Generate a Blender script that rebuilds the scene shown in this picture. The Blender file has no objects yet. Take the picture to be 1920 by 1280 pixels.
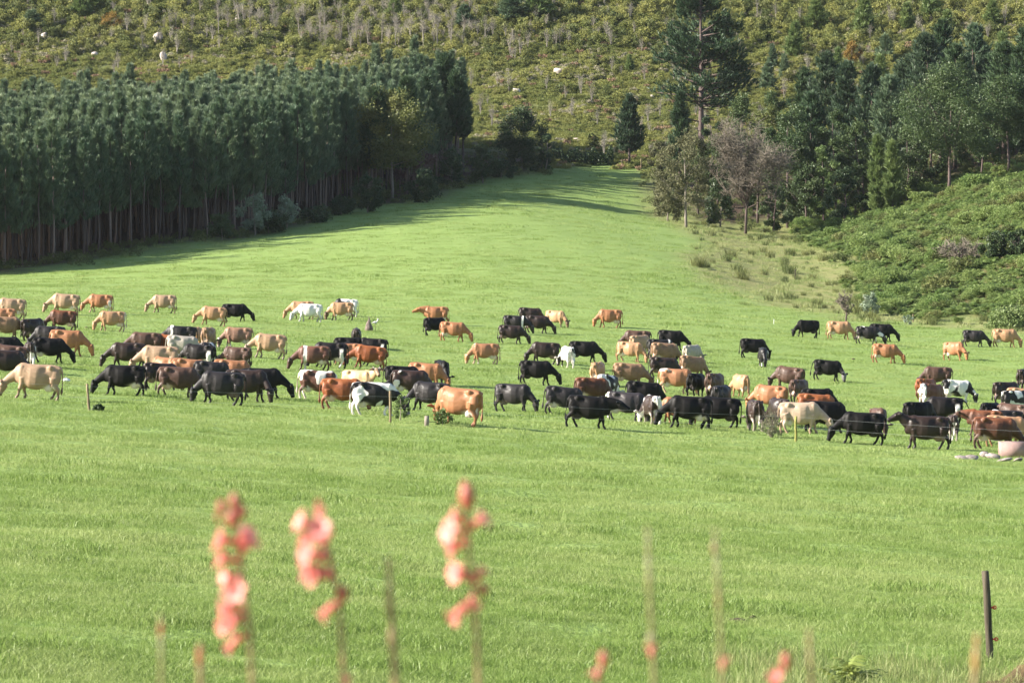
import bpy, math, random
import numpy as np
from mathutils import Vector, Matrix, Euler

# ------------------------------------------------------------------ camera, sky, sun, exposure
SC = bpy.context.scene
COL = SC.collection
F = 8000.0                 # focal length in photograph pixels (1920 wide)
PITCH = math.atan(290 / F)
cam_d = bpy.data.cameras.new("camera")
cam_d.lens = 150.0
cam_d.sensor_width = 36.0
cam_d.clip_start = 0.5
cam_d.clip_end = 3000
cam_d.dof.use_dof = True
cam_d.dof.focus_distance = 215.0
cam_d.dof.aperture_fstop = 9.5
cam = bpy.data.objects.new("camera", cam_d)
COL.objects.link(cam)
cam.location = (0, 0, 0)
cam.rotation_euler = (math.pi / 2 - PITCH, 0, 0)
SC.camera = cam

SUN_EL = math.radians(26.5)
SUN_BACK = math.radians(7)          # how far behind the camera's left
sun_vec = Vector((-math.cos(SUN_BACK) * math.cos(SUN_EL), -math.sin(SUN_BACK) * math.cos(SUN_EL), math.sin(SUN_EL)))
world = bpy.data.worlds.new("World")
SC.world = world
world.use_nodes = True
wn = world.node_tree.nodes
wl = world.node_tree.links
bg = wn["Background"]
sky = wn.new("ShaderNodeTexSky")
sky.sky_type = 'NISHITA'
sky.sun_disc = False
sky.sun_elevation = SUN_EL
sky.sun_rotation = math.radians(270) - SUN_BACK
sky.air_density = 1.0
sky.dust_density = 1.2
wl.new(sky.outputs[0], bg.inputs[0])
bg.inputs[1].default_value = 0.075
sun_d = bpy.data.lights.new("sun", 'SUN')
sun_d.energy = 5.0
sun_d.angle = math.radians(0.53)
sun_d.color = (1.0, 0.93, 0.82)
sun = bpy.data.objects.new("sun", sun_d)
sun.rotation_euler = sun_vec.to_track_quat('Z', 'Y').to_euler()
COL.objects.link(sun)
SC.view_settings.view_transform = 'Standard'
SC.view_settings.look = 'None'
SC.view_settings.gamma = 1.0
SC.view_settings.use_curve_mapping = False
SC.view_settings.exposure = 1.62
try:
    SC.cycles.max_bounces = 5
    SC.cycles.transparent_max_bounces = 4
    SC.cycles.use_denoising = True
except Exception:
    pass

rng = np.random.default_rng(7)
random.seed(7)

# ------------------------------------------------------------------ helpers
def ray(u, v):
    fx, fy = (u - 960) / F, (640 - v) / F
    y = math.cos(PITCH) + fy * math.sin(PITCH)
    z = -math.sin(PITCH) + fy * math.cos(PITCH)
    return fx / y, z / y            # x and z per metre of y

def tag(o, label=None, cat=None, group=None, kind=None):
    if label: o["label"] = label
    if cat: o["category"] = cat
    if group: o["group"] = group
    if kind: o["kind"] = kind
    return o

def link(name, me, mat=None, parent=None, loc=None):
    o = bpy.data.objects.new(name, me)
    COL.objects.link(o)
    if mat is not None and me is not None:
        if len(me.materials) == 0:
            me.materials.append(mat)
    if parent is not None: o.parent = parent
    if loc is not None: o.location = loc
    return o

def empty(name, loc, rz=0.0):
    o = bpy.data.objects.new(name, None)
    o.empty_display_size = 0.3
    COL.objects.link(o)
    o.location = loc
    o.rotation_euler = (0, 0, rz)
    return o

def mesh_np(name, V, faces, smooth=False):
    """V (n,3); faces: an (m,k) int array or a list of such arrays"""
    me = bpy.data.meshes.new(name)
    if not isinstance(faces, list): faces = [faces]
    faces = [np.asarray(f, dtype=np.int32) for f in faces if len(f)]
    V = np.asarray(V, dtype=np.float32)
    me.vertices.add(len(V))
    me.vertices.foreach_set("co", V.ravel())
    nl = sum(f.size for f in faces)
    npoly = sum(len(f) for f in faces)
    me.loops.add(nl)
    me.polygons.add(npoly)
    me.loops.foreach_set("vertex_index", np.concatenate([f.ravel() for f in faces]))
    tot = np.concatenate([np.full(len(f), f.shape[1], dtype=np.int32) for f in faces])
    st = np.concatenate([[0], np.cumsum(tot)[:-1]]).astype(np.int32)
    me.polygons.foreach_set("loop_start", st)
    me.polygons.foreach_set("loop_total", tot)
    if smooth:
        me.polygons.foreach_set("use_smooth", np.ones(npoly, dtype=bool))
    me.update()
    me.validate()
    return me

class Geo:
    """collects pieces of geometry for one mesh"""
    def __init__(s): s.V = []; s.Q = []; s.T = []; s.n = 0; s.fq = []; s.ft = []
    def add(s, V, Q=None, T=None, val=0.5):
        V = np.asarray(V, dtype=float)
        if Q is not None and len(Q):
            Q = np.asarray(Q); s.Q.append(Q + s.n); s.fq.append(np.broadcast_to(val, (len(Q),)))
        if T is not None and len(T):
            T = np.asarray(T); s.T.append(T + s.n); s.ft.append(np.broadcast_to(val, (len(T),)))
        s.V.append(V); s.n += len(V)
    def build(s, name, smooth=False):
        fs = []; vals = []
        if s.Q: fs.append(np.concatenate(s.Q)); vals += s.fq
        if s.T: fs.append(np.concatenate(s.T)); vals += s.ft
        me = mesh_np(name, np.concatenate(s.V), fs, smooth)
        v = np.concatenate(vals).astype(np.float32)
        if len(v) == len(me.polygons):
            a = me.attributes.new("lv", 'FLOAT', 'FACE')
            a.data.foreach_set("value", v)
        return me
    def tube(s, pts, rad, n=7, val=0.5, ell=1.0, cap=True):
        pts = np.asarray(pts, float); m = len(pts)
        rad = np.broadcast_to(np.asarray(rad, float), (m,))
        V = []
        for i in range(m):
            t = pts[min(i + 1, m - 1)] - pts[max(i - 1, 0)]
            t = t / (np.linalg.norm(t) + 1e-9)
            a = np.cross(t, [0, 1, 0]) if abs(t[1]) < 0.9 else np.cross(t, [1, 0, 0])
            a /= np.linalg.norm(a); b = np.cross(t, a)
            th = np.arange(n) * 2 * math.pi / n
            V.append(pts[i] + rad[i] * (np.cos(th)[:, None] * a + ell * np.sin(th)[:, None] * b))
        V = np.concatenate(V)
        Q = [(i * n + j, i * n + (j + 1) % n, (i + 1) * n + (j + 1) % n, (i + 1) * n + j) for i in range(m - 1) for j in range(n)]
        T = []
        if cap:
            V = np.concatenate([V, [pts[0]], [pts[-1]]])
            k = m * n
            T = [(k, (j + 1) % n, j) for j in range(n)] + [(k + 1, (m - 1) * n + j, (m - 1) * n + (j + 1) % n) for j in range(n)]
        s.add(V, Q, T, val)
    def ellipsoid(s, c, r, n=12, m=8, val=0.5, R=None):
        V = [[0, 0, 1]]
        for i in range(1, m):
            p = math.pi * i / m
            for j in range(n):
                t = 2 * math.pi * j / n
                V.append([math.sin(p) * math.cos(t), math.sin(p) * math.sin(t), math.cos(p)])
        V.append([0, 0, -1])
        V = np.array(V) * np.asarray(r, float)
        if R is not None: V = V @ np.asarray(R).T
        Q = [(1 + i * n + j, 1 + (i + 1) * n + j, 1 + (i + 1) * n + (j + 1) % n, 1 + i * n + (j + 1) % n) for i in range(m - 2) for j in range(n)]
        L = len(V) - 1
        T = [(0, 1 + j, 1 + (j + 1) % n) for j in range(n)] + [(L, 1 + (m - 2) * n + (j + 1) % n, 1 + (m - 2) * n + j) for j in range(n)]
        s.add(V + np.asarray(c, float), Q, T, val)
    def box(s, c, d, val=0.5, R=None):
        V = np.array([[x, y, z] for x in (-1, 1) for y in (-1, 1) for z in (-1, 1)], float) * np.asarray(d, float) / 2
        if R is not None: V = V @ np.asarray(R).T
        s.add(V + np.asarray(c, float), [(0, 1, 3, 2), (4, 6, 7, 5), (0, 4, 5, 1), (2, 3, 7, 6), (0, 2, 6, 4), (1, 5, 7, 3)], None, val)

def vnoise(x, y, seed, n=14, wl=(8, 40)):
    """cheap smooth noise: a sum of random sine waves with wavelengths in wl metres; about unit variance"""
    r = np.random.default_rng(seed)
    out = np.zeros_like(x, dtype=float)
    for _ in range(n):
        L = math.exp(r.uniform(math.log(wl[0]), math.log(wl[1])))
        a = r.uniform(0, 2 * math.pi); p = r.uniform(0, 2 * math.pi)
        out += np.sin((x * math.cos(a) + y * math.sin(a)) * 2 * math.pi / L + p)
    return out * math.sqrt(2.0 / n)

# ------------------------------------------------------------------ materials
def new_mat(name):
    m = bpy.data.materials.new(name); m.use_nodes = True
    nt = m.node_tree
    return m, nt, nt.nodes, nt.links, nt.nodes["Principled BSDF"], nt.nodes["Material Output"]

def mixc(nt, fac, a, b, blend='MIX'):
    n = nt.nodes.new("ShaderNodeMix"); n.data_type = 'RGBA'; n.blend_type = blend
    for sock, val in ((n.inputs[0], fac), (n.inputs[6], a), (n.inputs[7], b)):
        if hasattr(val, "links"): nt.links.new(val, sock)
        elif isinstance(val, (int, float)): sock.default_value = val
        else: sock.default_value = (*val, 1.0) if len(val) == 3 else val
    return n.outputs[2]

def mth(nt, op, a, b=None, clamp=False):
    n = nt.nodes.new("ShaderNodeMath"); n.operation = op; n.use_clamp = clamp
    for i, v in enumerate((a, b)):
        if v is None: continue
        if hasattr(v, "links"): nt.links.new(v, n.inputs[i])
        else: n.inputs[i].default_value = v
    return n.outputs[0]

def noise(nt, vec, scale, detail=3.0, rough=0.55):
    n = nt.nodes.new("ShaderNodeTexNoise"); n.inputs["Scale"].default_value = scale
    n.inputs["Detail"].default_value = detail; n.inputs["Roughness"].default_value = rough
    if vec is not None: nt.links.new(vec, n.inputs["Vector"])
    return n.outputs["Fac"]

def ramp(nt, val, lo, hi):
    n = nt.nodes.new("ShaderNodeMapRange"); n.clamp = True
    n.inputs[1].default_value = lo; n.inputs[2].default_value = hi
    nt.links.new(val, n.inputs[0])
    return n.outputs[0]

def leaf_mat(name, c1, c2, trans=0.3, rough=0.55, spec=0.3, c3=None):
    """foliage: two leaf colours blended per plant (tint / random) and per leaf (lv)"""
    m, nt, N, L, P, O = new_mat(name)
    at = N.new("ShaderNodeAttribute"); at.attribute_type = 'INSTANCER'; at.attribute_name = "tint"
    lv = N.new("ShaderNodeAttribute"); lv.attribute_name = "lv"
    oi = N.new("ShaderNodeObjectInfo")
    f = mth(nt, 'ADD', mth(nt, 'MULTIPLY', at.outputs["Fac"], 0.6), mth(nt, 'MULTIPLY', oi.outputs["Random"], 0.35))
    f = mth(nt, 'ADD', f, mth(nt, 'MULTIPLY', mth(nt, 'SUBTRACT', lv.outputs["Fac"], 0.4), 0.7), clamp=True)
    col = mixc(nt, f, c1, c2)
    L.new(col, P.inputs["Base Color"])
    P.inputs["Roughness"].default_value = rough
    P.inputs["Specular IOR Level"].default_value = spec
    tr = N.new("ShaderNodeBsdfTranslucent"); L.new(col, tr.inputs["Color"])
    mx = N.new("ShaderNodeMixShader"); mx.inputs[0].default_value = trans
    L.new(P.outputs[0], mx.inputs[1]); L.new(tr.outputs[0], mx.inputs[2]); L.new(mx.outputs[0], O.inputs[0])
    return m

def rough_mat(name, c1, c2, scale=6.0, rough=0.85, bump=0.3, spec=0.2, stretch=None):
    m, nt, N, L, P, O = new_mat(name)
    tc = N.new("ShaderNodeTexCoord")
    vec = tc.outputs["Object"]
    if stretch:
        mp = N.new("ShaderNodeMapping"); mp.inputs["Scale"].default_value = stretch
        L.new(vec, mp.inputs[0]); vec = mp.outputs[0]
    n1 = noise(nt, vec, scale, 5.0, 0.6)
    L.new(mixc(nt, ramp(nt, n1, 0.3, 0.7), c1, c2), P.inputs["Base Color"])
    P.inputs["Roughness"].default_value = rough
    P.inputs["Specular IOR Level"].default_value = spec
    if bump:
        b = N.new("ShaderNodeBump"); b.inputs["Strength"].default_value = bump; b.inputs["Distance"].default_value = 0.05
        L.new(n1, b.inputs["Height"]); L.new(b.outputs[0], P.inputs["Normal"])
    return m

# ------------------------------------------------------------------ terrain height
UC = np.array([0, 480, 960, 1280, 1500, 1700, 1920], float)
ROWS = [
 (45, 1370,1385,1400,1410,1418,1428,1435),
 (61, 1130,1160,1190,1208,1220,1232,1242),
 (100, 925,955,985,1003,1017,1030,1045),
 (140, 810,840,870,890,904,917,930),
 (182, 730,760,790,811,826,839,852),
 (230, 660,685,715,737,752,764,776),
 (262, 624,650,683,702,717,728,738),
 (291, 590,614,642,660,672,682,690),
 (320, 566,588,604,620,634,646,655),
 (350, 552,565,572,590,606,618,622),
 (380, 540,545,542,562,582,590,575),
 (440, 508,476,462,488,524,515,458),
 (500, 458,428,407,442,470,440,375),
 (560, 418,387,370,410,425,375,312),
 (615, 375,350,320,342,350,308,262),
 (650, 345,318,284,296,305,265,232),
 (680, 312,287,228,232,245,210,175),
 (720, 190,170,105,110,125,90,55),
 (760, 60,45,-20,-15,0,-30,-70),
 (850, -260,-260,-300,-300,-290,-310,-340),
 (1150, -900,-900,-930,-930,-930,-940,-950)]
Dv = [0.0, 8.0, 20.0, 33.0]
Zt = [[-1.7] * 7, [-1.95] * 7, [-3.7] * 7, [-5.4] * 7]
for r in ROWS:
    Dv.append(float(r[0])); Zt.append([ray(960, v)[1] * r[0] for v in r[1:]])
Dv = np.array(Dv); Zt = np.array(Zt)
UX = np.concatenate([[-700], UC, [2620]])
eL = Zt[:, :1] + (Zt[:, :1] - Zt[:, 1:2]) * 0.9
eR = Zt[:, -1:] + (Zt[:, -1:] - Zt[:, -2:-1]) * 1.2
Zt = np.concatenate([eL, Zt, eR], axis=1)

def tang(X, Y):
    """finite-difference tangents along axis 0, limited so the curve does not overshoot"""
    h = np.diff(X)[:, None]; d = np.diff(Y, axis=0) / h
    m = np.zeros_like(Y)
    m[1:-1] = (d[:-1] * h[1:] + d[1:] * h[:-1]) / (h[1:] + h[:-1])
    m[0] = d[0]; m[-1] = d[-1]
    return m
TD = tang(Dv, Zt)

def gz0(x, y):
    x = np.atleast_1d(np.asarray(x, float)); y = np.atleast_1d(np.asarray(y, float))
    yy = np.clip(y, 0.0, 1149.0)
    u = np.clip(960 + F * x / np.maximum(yy, 30.0), -690, 2610)
    i = np.clip(np.searchsorted(Dv, yy, side='right') - 1, 0, len(Dv) - 2)
    h = Dv[i + 1] - Dv[i]; t = ((yy - Dv[i]) / h)[:, None]; h = h[:, None]
    col = ((2*t**3 - 3*t**2 + 1) * Zt[i] + (t**3 - 2*t**2 + t) * h * TD[i] + (-2*t**3 + 3*t**2) * Zt[i+1] + (t**3 - t**2) * h * TD[i+1])
    TU = tang(UX, col.T).T
    j = np.clip(np.searchsorted(UX, u, side='right') - 1, 0, len(UX) - 2)
    k = np.arange(len(u)); hh = UX[j + 1] - UX[j]; s = (u - UX[j]) / hh
    return ((2*s**3 - 3*s**2 + 1) * col[k, j] + (s**3 - 2*s**2 + s) * hh * TU[k, j] + (-2*s**3 + 3*s**2) * col[k, j+1] + (s**3 - s**2) * hh * TU[k, j+1])

def gz(x, y):
    x = np.atleast_1d(np.asarray(x, float)); y = np.atleast_1d(np.asarray(y, float))
    amp = np.interp(y, [0, 40, 60, 200, 450, 600, 680, 800], [0, 0.0, 0.045, 0.06, 0.09, 0.10, 0.25, 0.4])
    return gz0(x, y) + amp * (vnoise(x, y, 3, 16, (6, 30)) * 0.8 + vnoise(x, y, 4, 12, (2.5, 6)) * 0.35)

def at(u, v):
    """the point of the ground seen at photograph pixel (u, v)"""
    rx, rz = ray(u, v)
    ys = np.exp(np.linspace(math.log(36), math.log(1100), 1500))
    g = rz * ys - gz0(rx * ys, ys)
    k = np.where(g < 0)[0]
    k = k[0] if len(k) else len(ys) - 1
    k = max(k, 1)
    y0, y1, a, b = ys[k-1], ys[k], g[k-1], g[k]
    y = y0 + (y1 - y0) * a / (a - b + 1e-12)
    x = rx * y
    return Vector((x, y, float(gz(x, y)[0])))

def ud(u, d):
    x = (u - 960) / F * d
    return Vector((x, d, float(gz(x, d)[0])))

def project(x, y, z):
    yc = y * math.cos(PITCH) - z * math.sin(PITCH)
    zc = y * math.sin(PITCH) + z * math.cos(PITCH)
    return 960 + F * x / yc, 640 - F * zc / yc

def inpoly(u, v, poly):
    inside = np.zeros(len(u), bool); n = len(poly)
    for i in range(n):
        x1, y1 = poly[i]; x2, y2 = poly[(i + 1) % n]
        c = ((y1 > v) != (y2 > v)) & (u < (x2 - x1) * (v - y1) / ((y2 - y1) if y2 != y1 else 1e-9) + x1)
        inside ^= c
    return inside

# ground regions: outlines found on the photograph, turned into world points through the terrain
FOREST_EDGE = [(-400, 600), (-150, 545), (0, 513), (150, 490), (280, 466), (400, 452), (480, 444), (560, 425), (650, 392), (720, 385), (790, 378), (860, 350), (940, 332), (1020, 322)]
PASTURE = [(-900, 1500), (-900, 640)] + FOREST_EDGE + [(1080, 308), (1150, 305), (1205, 318), (1212, 400), (1270, 428), (1330, 455), (1275, 485), (1330, 530), (1420, 565), (1560, 592), (1640, 604), (1760, 612), (1860, 622), (2000, 630), (2700, 690), (2700, 1500)]
BRACKEN = [(1505, 400), (1590, 350), (1700, 340), (1920, 318), (2700, 240), (2700, 620), (1950, 585), (1860, 600), (1780, 592), (1700, 598), (1640, 580), (1605, 545), (1620, 505), (1545, 470), (1500, 440)]
ROUGH = [(1205, 318), (1240, 380), (1330, 425), (1420, 425), (1500, 405), (1500, 440), (1545, 470), (1620, 505), (1605, 545), (1640, 580), (1700, 598), (1860, 600), (1950, 585), (2700, 620), (2700, 690), (2000, 630), (1860, 622), (1760, 612), (1640, 604), (1560, 592), (1420, 565), (1330, 530), (1275, 485), (1330, 455), (1270, 428), (1212, 400)]
def region(x, y):
    """0 pasture, 1 hillside, 2 forest floor, 3 rough gully, 4 bracken bank"""
    u, v = project(x, y, gz0(x, y))
    k = np.clip((y - 300) / 60, 0, 1)
    u = u + 13 * k * vnoise(x, y, 71, 12, (2.5, 10)); v = v + 5 * k * vnoise(x, y, 72, 12, (2.5, 10))
    r = np.full(len(u), 1)
    fe = np.interp(u, [p[0] for p in FOREST_EDGE], [p[1] for p in FOREST_EDGE])
    r[(u < 1030) & (v < fe) & (y < 655) & (y > 300)] = 2
    r[(u > 1215) & (y < 640) & (y > 480)] = 2
    r[inpoly(u, v, ROUGH)] = 3
    r[inpoly(u, v, BRACKEN)] = 4
    r[inpoly(u, v, PASTURE)] = 0
    r[y < 60] = 0
    return r

# ------------------------------------------------------------------ the ground sheet
def ground_material():
    m, nt, N, L, P, O = new_mat("ground")
    at_ = N.new("ShaderNodeAttribute"); at_.attribute_name = "zones"     # r hillside, g forest floor, b rough
    a2 = N.new("ShaderNodeAttribute"); a2.attribute_name = "bank"
    sx = N.new("ShaderNodeSeparateColor"); L.new(at_.outputs["Color"], sx.inputs[0])
    tc = N.new("ShaderNodeTexCoord"); v = tc.outputs["Object"]
    big = ramp(nt, noise(nt, v, 0.09, 4), 0.3, 0.7)
    mid = ramp(nt, noise(nt, v, 0.7, 5), 0.3, 0.7)
    fine = ramp(nt, noise(nt, v, 5.0, 5), 0.25, 0.75)
    g = mixc(nt, mid, (0.17, 0.255, 0.062), (0.23, 0.31, 0.10))
    g = mixc(nt, mth(nt, 'MULTIPLY', big, 0.6), g, (0.19, 0.27, 0.07))
    hill = mixc(nt, mid, (0.11, 0.14, 0.04), (0.17, 0.18, 0.065))
    hill = mixc(nt, mth(nt, 'MULTIPLY', fine, 0.25), hill, (0.24, 0.20, 0.13))
    flo = mixc(nt, fine, (0.05, 0.035, 0.025), (0.11, 0.075, 0.05))
    rgh = mixc(nt, mid, (0.17, 0.225, 0.06), (0.25, 0.245, 0.10))
    rgh = mixc(nt, mth(nt, 'MULTIPLY', fine, 0.35), rgh, (0.28, 0.21, 0.12))
    bnk = mixc(nt, mid, (0.06, 0.08, 0.02), (0.14, 0.11, 0.05))
    c = mixc(nt, sx.outputs[0], g, hill)
    c = mixc(nt, sx.outputs[1], c, flo)
    c = mixc(nt, sx.outputs[2], c, rgh)
    c = mixc(nt, a2.outputs["Fac"], c, bnk)
    L.new(c, P.inputs["Base Color"])
    P.inputs["Roughness"].default_value = 0.9
    P.inputs["Specular IOR Level"].default_value = 0.15
    b = N.new("ShaderNodeBump"); b.inputs["Strength"].default_value = 0.6; b.inputs["Distance"].default_value = 0.15
    L.new(fine, b.inputs["Height"]); L.new(b.outputs[0], P.inputs["Normal"])
    return m
M_GROUND = ground_material()

def build_ground():
    ys = np.concatenate([np.linspace(-25, 10, 12)[:-1], np.exp(np.linspace(math.log(10), math.log(1130), 620))])
    ts = np.linspace(-0.26, 0.26, 240)
    Y = np.repeat(ys, len(ts)); T = np.tile(ts, len(ys))
    X = T * (np.maximum(Y, 0) + 40)
    Z = gz(X, np.maximum(Y, 0.0))
    V = np.stack([X, Y, Z], 1)
    reg = region(X, np.maximum(Y, 31.0))
    nr, nc = len(ys), len(ts)
    def soft(mask, it=3):
        a = mask.reshape(nr, nc).astype(float)
        for _ in range(it):
            p = np.pad(a, 1, mode='edge')
            a = (p[:-2, 1:-1] + p[2:, 1:-1] + p[1:-1, :-2] + p[1:-1, 2:] + 2 * a) / 6
        return a.ravel()
    zones = np.stack([soft(reg == 1), soft(reg == 2), soft(reg == 3), np.ones(len(X))], 1).astype(np.float32)
    bank = soft(reg == 4).astype(np.float32)
    idx = np.arange(nr * nc).reshape(nr, nc)
    Q = np.stack([idx[:-1, :-1], idx[:-1, 1:], idx[1:, 1:], idx[1:, :-1]], -1).reshape(-1, 4)
    qr = reg[Q[:, 0]]
    for name, sel in (("pasture", qr == 0), ("hillside", qr == 1), ("forest_floor", qr == 2), ("gully_ground", (qr == 3)), ("bracken_bank", qr == 4)):
        q = Q[sel]
        if not len(q): continue
        used, inv = np.unique(q, return_inverse=True)
        me = mesh_np(name, V[used], inv.reshape(-1, 4), True)
        a = me.attributes.new("zones", 'FLOAT_COLOR', 'POINT'); a.data.foreach_set("color", zones[used].ravel())
        a = me.attributes.new("bank", 'FLOAT', 'POINT'); a.data.foreach_set("value", bank[used])
        tag(link(name, me, M_GROUND), kind="structure")
build_ground()
# ------------------------------------------------------------------ scattered ground cover (stuff)
def scatter(name, pts, yaw, scl, idx, tint, sources):
    me = bpy.data.meshes.new(name)
    me.vertices.add(len(pts)); me.vertices.foreach_set("co", np.asarray(pts, np.float32).ravel())
    for nm, ty, key, arr in (("yaw", 'FLOAT', "value", yaw), ("scl", 'FLOAT', "value", scl), ("tint", 'FLOAT', "value", tint), ("idx", 'INT', "value", idx)):
        a = me.attributes.new(nm, ty, 'POINT')
        a.data.foreach_set(key, np.asarray(arr, np.int32 if ty == 'INT' else np.float32))
    c = bpy.data.collections.new(name + "_sources")
    for i, (m, mat) in enumerate(sources):
        if len(m.materials) == 0: m.materials.append(mat)
        s = bpy.data.objects.new("%s_source_%02d" % (name, i), m); c.objects.link(s)
    ng = bpy.data.node_groups.new(name, 'GeometryNodeTree')
    ng.interface.new_socket("Geometry", in_out='INPUT', socket_type='NodeSocketGeometry')
    ng.interface.new_socket("Geometry", in_out='OUTPUT', socket_type='NodeSocketGeometry')
    N = ng.nodes; L = ng.links
    gi = N.new("NodeGroupInput"); go = N.new("NodeGroupOutput")
    iop = N.new("GeometryNodeInstanceOnPoints")
    ci = N.new("GeometryNodeCollectionInfo"); ci.inputs[0].default_value = c
    ci.inputs["Separate Children"].default_value = True; ci.inputs["Reset Children"].default_value = True
    def na(nm, ty):
        n = N.new("GeometryNodeInputNamedAttribute"); n.data_type = ty; n.inputs[0].default_value = nm
        return n.outputs[0]
    L.new(gi.outputs[0], iop.inputs["Points"]); L.new(ci.outputs[0], iop.inputs["Instance"])
    iop.inputs["Pick Instance"].default_value = True
    L.new(na("idx", 'INT'), iop.inputs["Instance Index"])
    cx = N.new("ShaderNodeCombineXYZ"); L.new(na("yaw", 'FLOAT'), cx.inputs[2])
    L.new(cx.outputs[0], iop.inputs["Rotation"]); L.new(na("scl", 'FLOAT'), iop.inputs["Scale"])
    L.new(iop.outputs[0], go.inputs[0])
    o = link(name, me)
    md = o.modifiers.new("scatter", 'NODES'); md.node_group = ng
    return tag(o, kind="stuff")

def grass_tuft(seed, n, w, hmin, hmax, bw, lean=0.45):
    r = np.random.default_rng(seed); g = Geo()
    for _ in range(n):
        p = r.uniform(-w / 2, w / 2, 2); h = r.uniform(hmin, hmax); a = r.uniform(0, 2 * math.pi)
        d = np.array([math.cos(a), math.sin(a)]); l = r.uniform(0.1, lean) * h * 1.6
        b = r.uniform(0, math.pi); s = np.array([math.cos(b), math.sin(b)]) * bw * r.uniform(0.6, 1.2) / 2
        p0 = np.array([p[0], p[1], -0.04]); m = np.array([p[0] + d[0] * l * 0.35, p[1] + d[1] * l * 0.35, h * 0.62]); e = np.array([p[0] + d[0] * l, p[1] + d[1] * l, h])
        s3 = np.array([s[0], s[1], 0])
        g.add([p0 - s3, p0 + s3, m + s3 * 0.85, m - s3 * 0.85, e], [(0, 1, 2, 3)], [(3, 2, 4)], r.uniform(0, 1))
    return g.build("grass_tuft")

def leaf_quads(g, C, size, r, val, up=0.0, flat=1.0):
    """diamond leaves at centres C"""
    n = len(C)
    a = r.normal(size=(n, 3)); a /= np.linalg.norm(a, axis=1)[:, None]
    a[:, 2] *= flat
    b = r.normal(size=(n, 3)); b[:, 2] += up
    b = np.cross(a, b); b /= np.linalg.norm(b, axis=1)[:, None] + 1e-9
    s = (size * r.uniform(0.6, 1.35, n))[:, None]
    V = np.stack([C - a * s * 0.5, C + b * s * 0.28, C + a * s * 0.5, C - b * s * 0.28], 1).reshape(-1, 3)
    Q = np.arange(4 * n).reshape(n, 4)
    g.add(V, Q, None, val)

def bush_mesh(seed, n, rx, rz, leaf, lobes=6, twig=0):
    r = np.random.default_rng(seed); g = Geo()
    lc = r.normal(size=(lobes, 3)) * [rx * 0.45, rx * 0.45, rz * 0.25] + [0, 0, rz * 0.55]
    lr = r.uniform(0.3, 0.6, lobes) * rx
    k = r.integers(0, lobes, n)
    d = r.normal(size=(n, 3)); d /= np.linalg.norm(d, axis=1)[:, None]
    C = lc[k] + d * (lr[k] * r.uniform(0.55, 1.05, n))[:, None] * [1, 1, 0.8]
    C[:, 2] = np.abs(C[:, 2])
    leaf_quads(g, C, leaf, r, (0.15 + 0.5 * r.random(lobes))[k] + 0.35 * r.random(n) , up=0.6)
    for _ in range(twig):
        a = r.uniform(0, 2 * math.pi); q = r.uniform(0.3, 0.9) * rx
        g.tube([[0, 0, -0.1], [q * 0.4 * math.cos(a), q * 0.4 * math.sin(a), rz * 0.5], [q * math.cos(a), q * math.sin(a), rz * r.uniform(0.8, 1.1)]], [0.035, 0.022, 0.008], 4, 0.0)
    return g.build("bush")

def twig_mesh(seed, n, rx, rz, r0=0.03, sub=5, n_sub=6):
    """bare twiggy bush"""
    r = np.random.default_rng(seed); g = Geo()
    for _ in range(n):
        a = r.uniform(0, 2 * math.pi); q = r.uniform(0.1, 1.0) * rx
        e = np.array([q * math.cos(a), q * math.sin(a), rz * r.uniform(0.65, 1.05)]); m = e * [0.35, 0.35, 0.5] + r.normal(size=3) * 0.05 * rx
        g.tube([[0, 0, -0.1], m, e], [r0, r0 * 0.6, r0 * 0.25], 4, r.random(), cap=False)
        for _ in range(n_sub):
            t = r.uniform(0.2, 0.95); s = m + (e - m) * t
            d = r.normal(size=3); d[2] = abs(d[2]) + 0.3; d *= rz * 0.22 / np.linalg.norm(d)
            g.tube([s, s + d], [r0 * 0.35, r0 * 0.15], 3, r.random(), cap=False)
    return g.build("twigs")

def frond_mesh(seed, n, size):
    """bracken: arching fronds with stepped pinnae"""
    r = np.random.default_rng(seed); g = Geo()
    for i in range(n):
        a = r.uniform(0, 2 * math.pi); L = size * r.uniform(0.7, 1.1); d = np.array([math.cos(a), math.sin(a), 0]); s = np.array([-d[1], d[0], 0])
        el = r.uniform(0.5, 1.1); v = r.random()
        pts = []
        for t in np.linspace(0, 1, 8):
            pts.append(d * L * t * math.cos(el) + np.array([0, 0, 1]) * (L * t * math.sin(el) - 0.5 * L * t * t) )
        off = np.array([r.normal() * 0.15 * size, r.normal() * 0.15 * size, size * 0.45 * r.random()])
        pts = np.array(pts) + off
        for k in range(1, 8):
            wdt = L * 0.34 * (1.12 - k / 7.0) + 0.02
            for sg in (-1, 1):
                tip = pts[k] + sg * s * wdt + d * wdt * 0.35 - np.array([0, 0, 0.12 * wdt])
                q = (pts[k] - pts[k - 1]) * 0.42
                mid = (pts[k] + tip) / 2
                g.add([pts[k] - q, pts[k] + q, mid + q * 0.7, tip, mid - q * 0.7], None, [(0, 1, 4), (1, 2, 4), (2, 3, 4)], v * 0.7 + 0.3 * r.random())
    return g.build("fronds")

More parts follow.
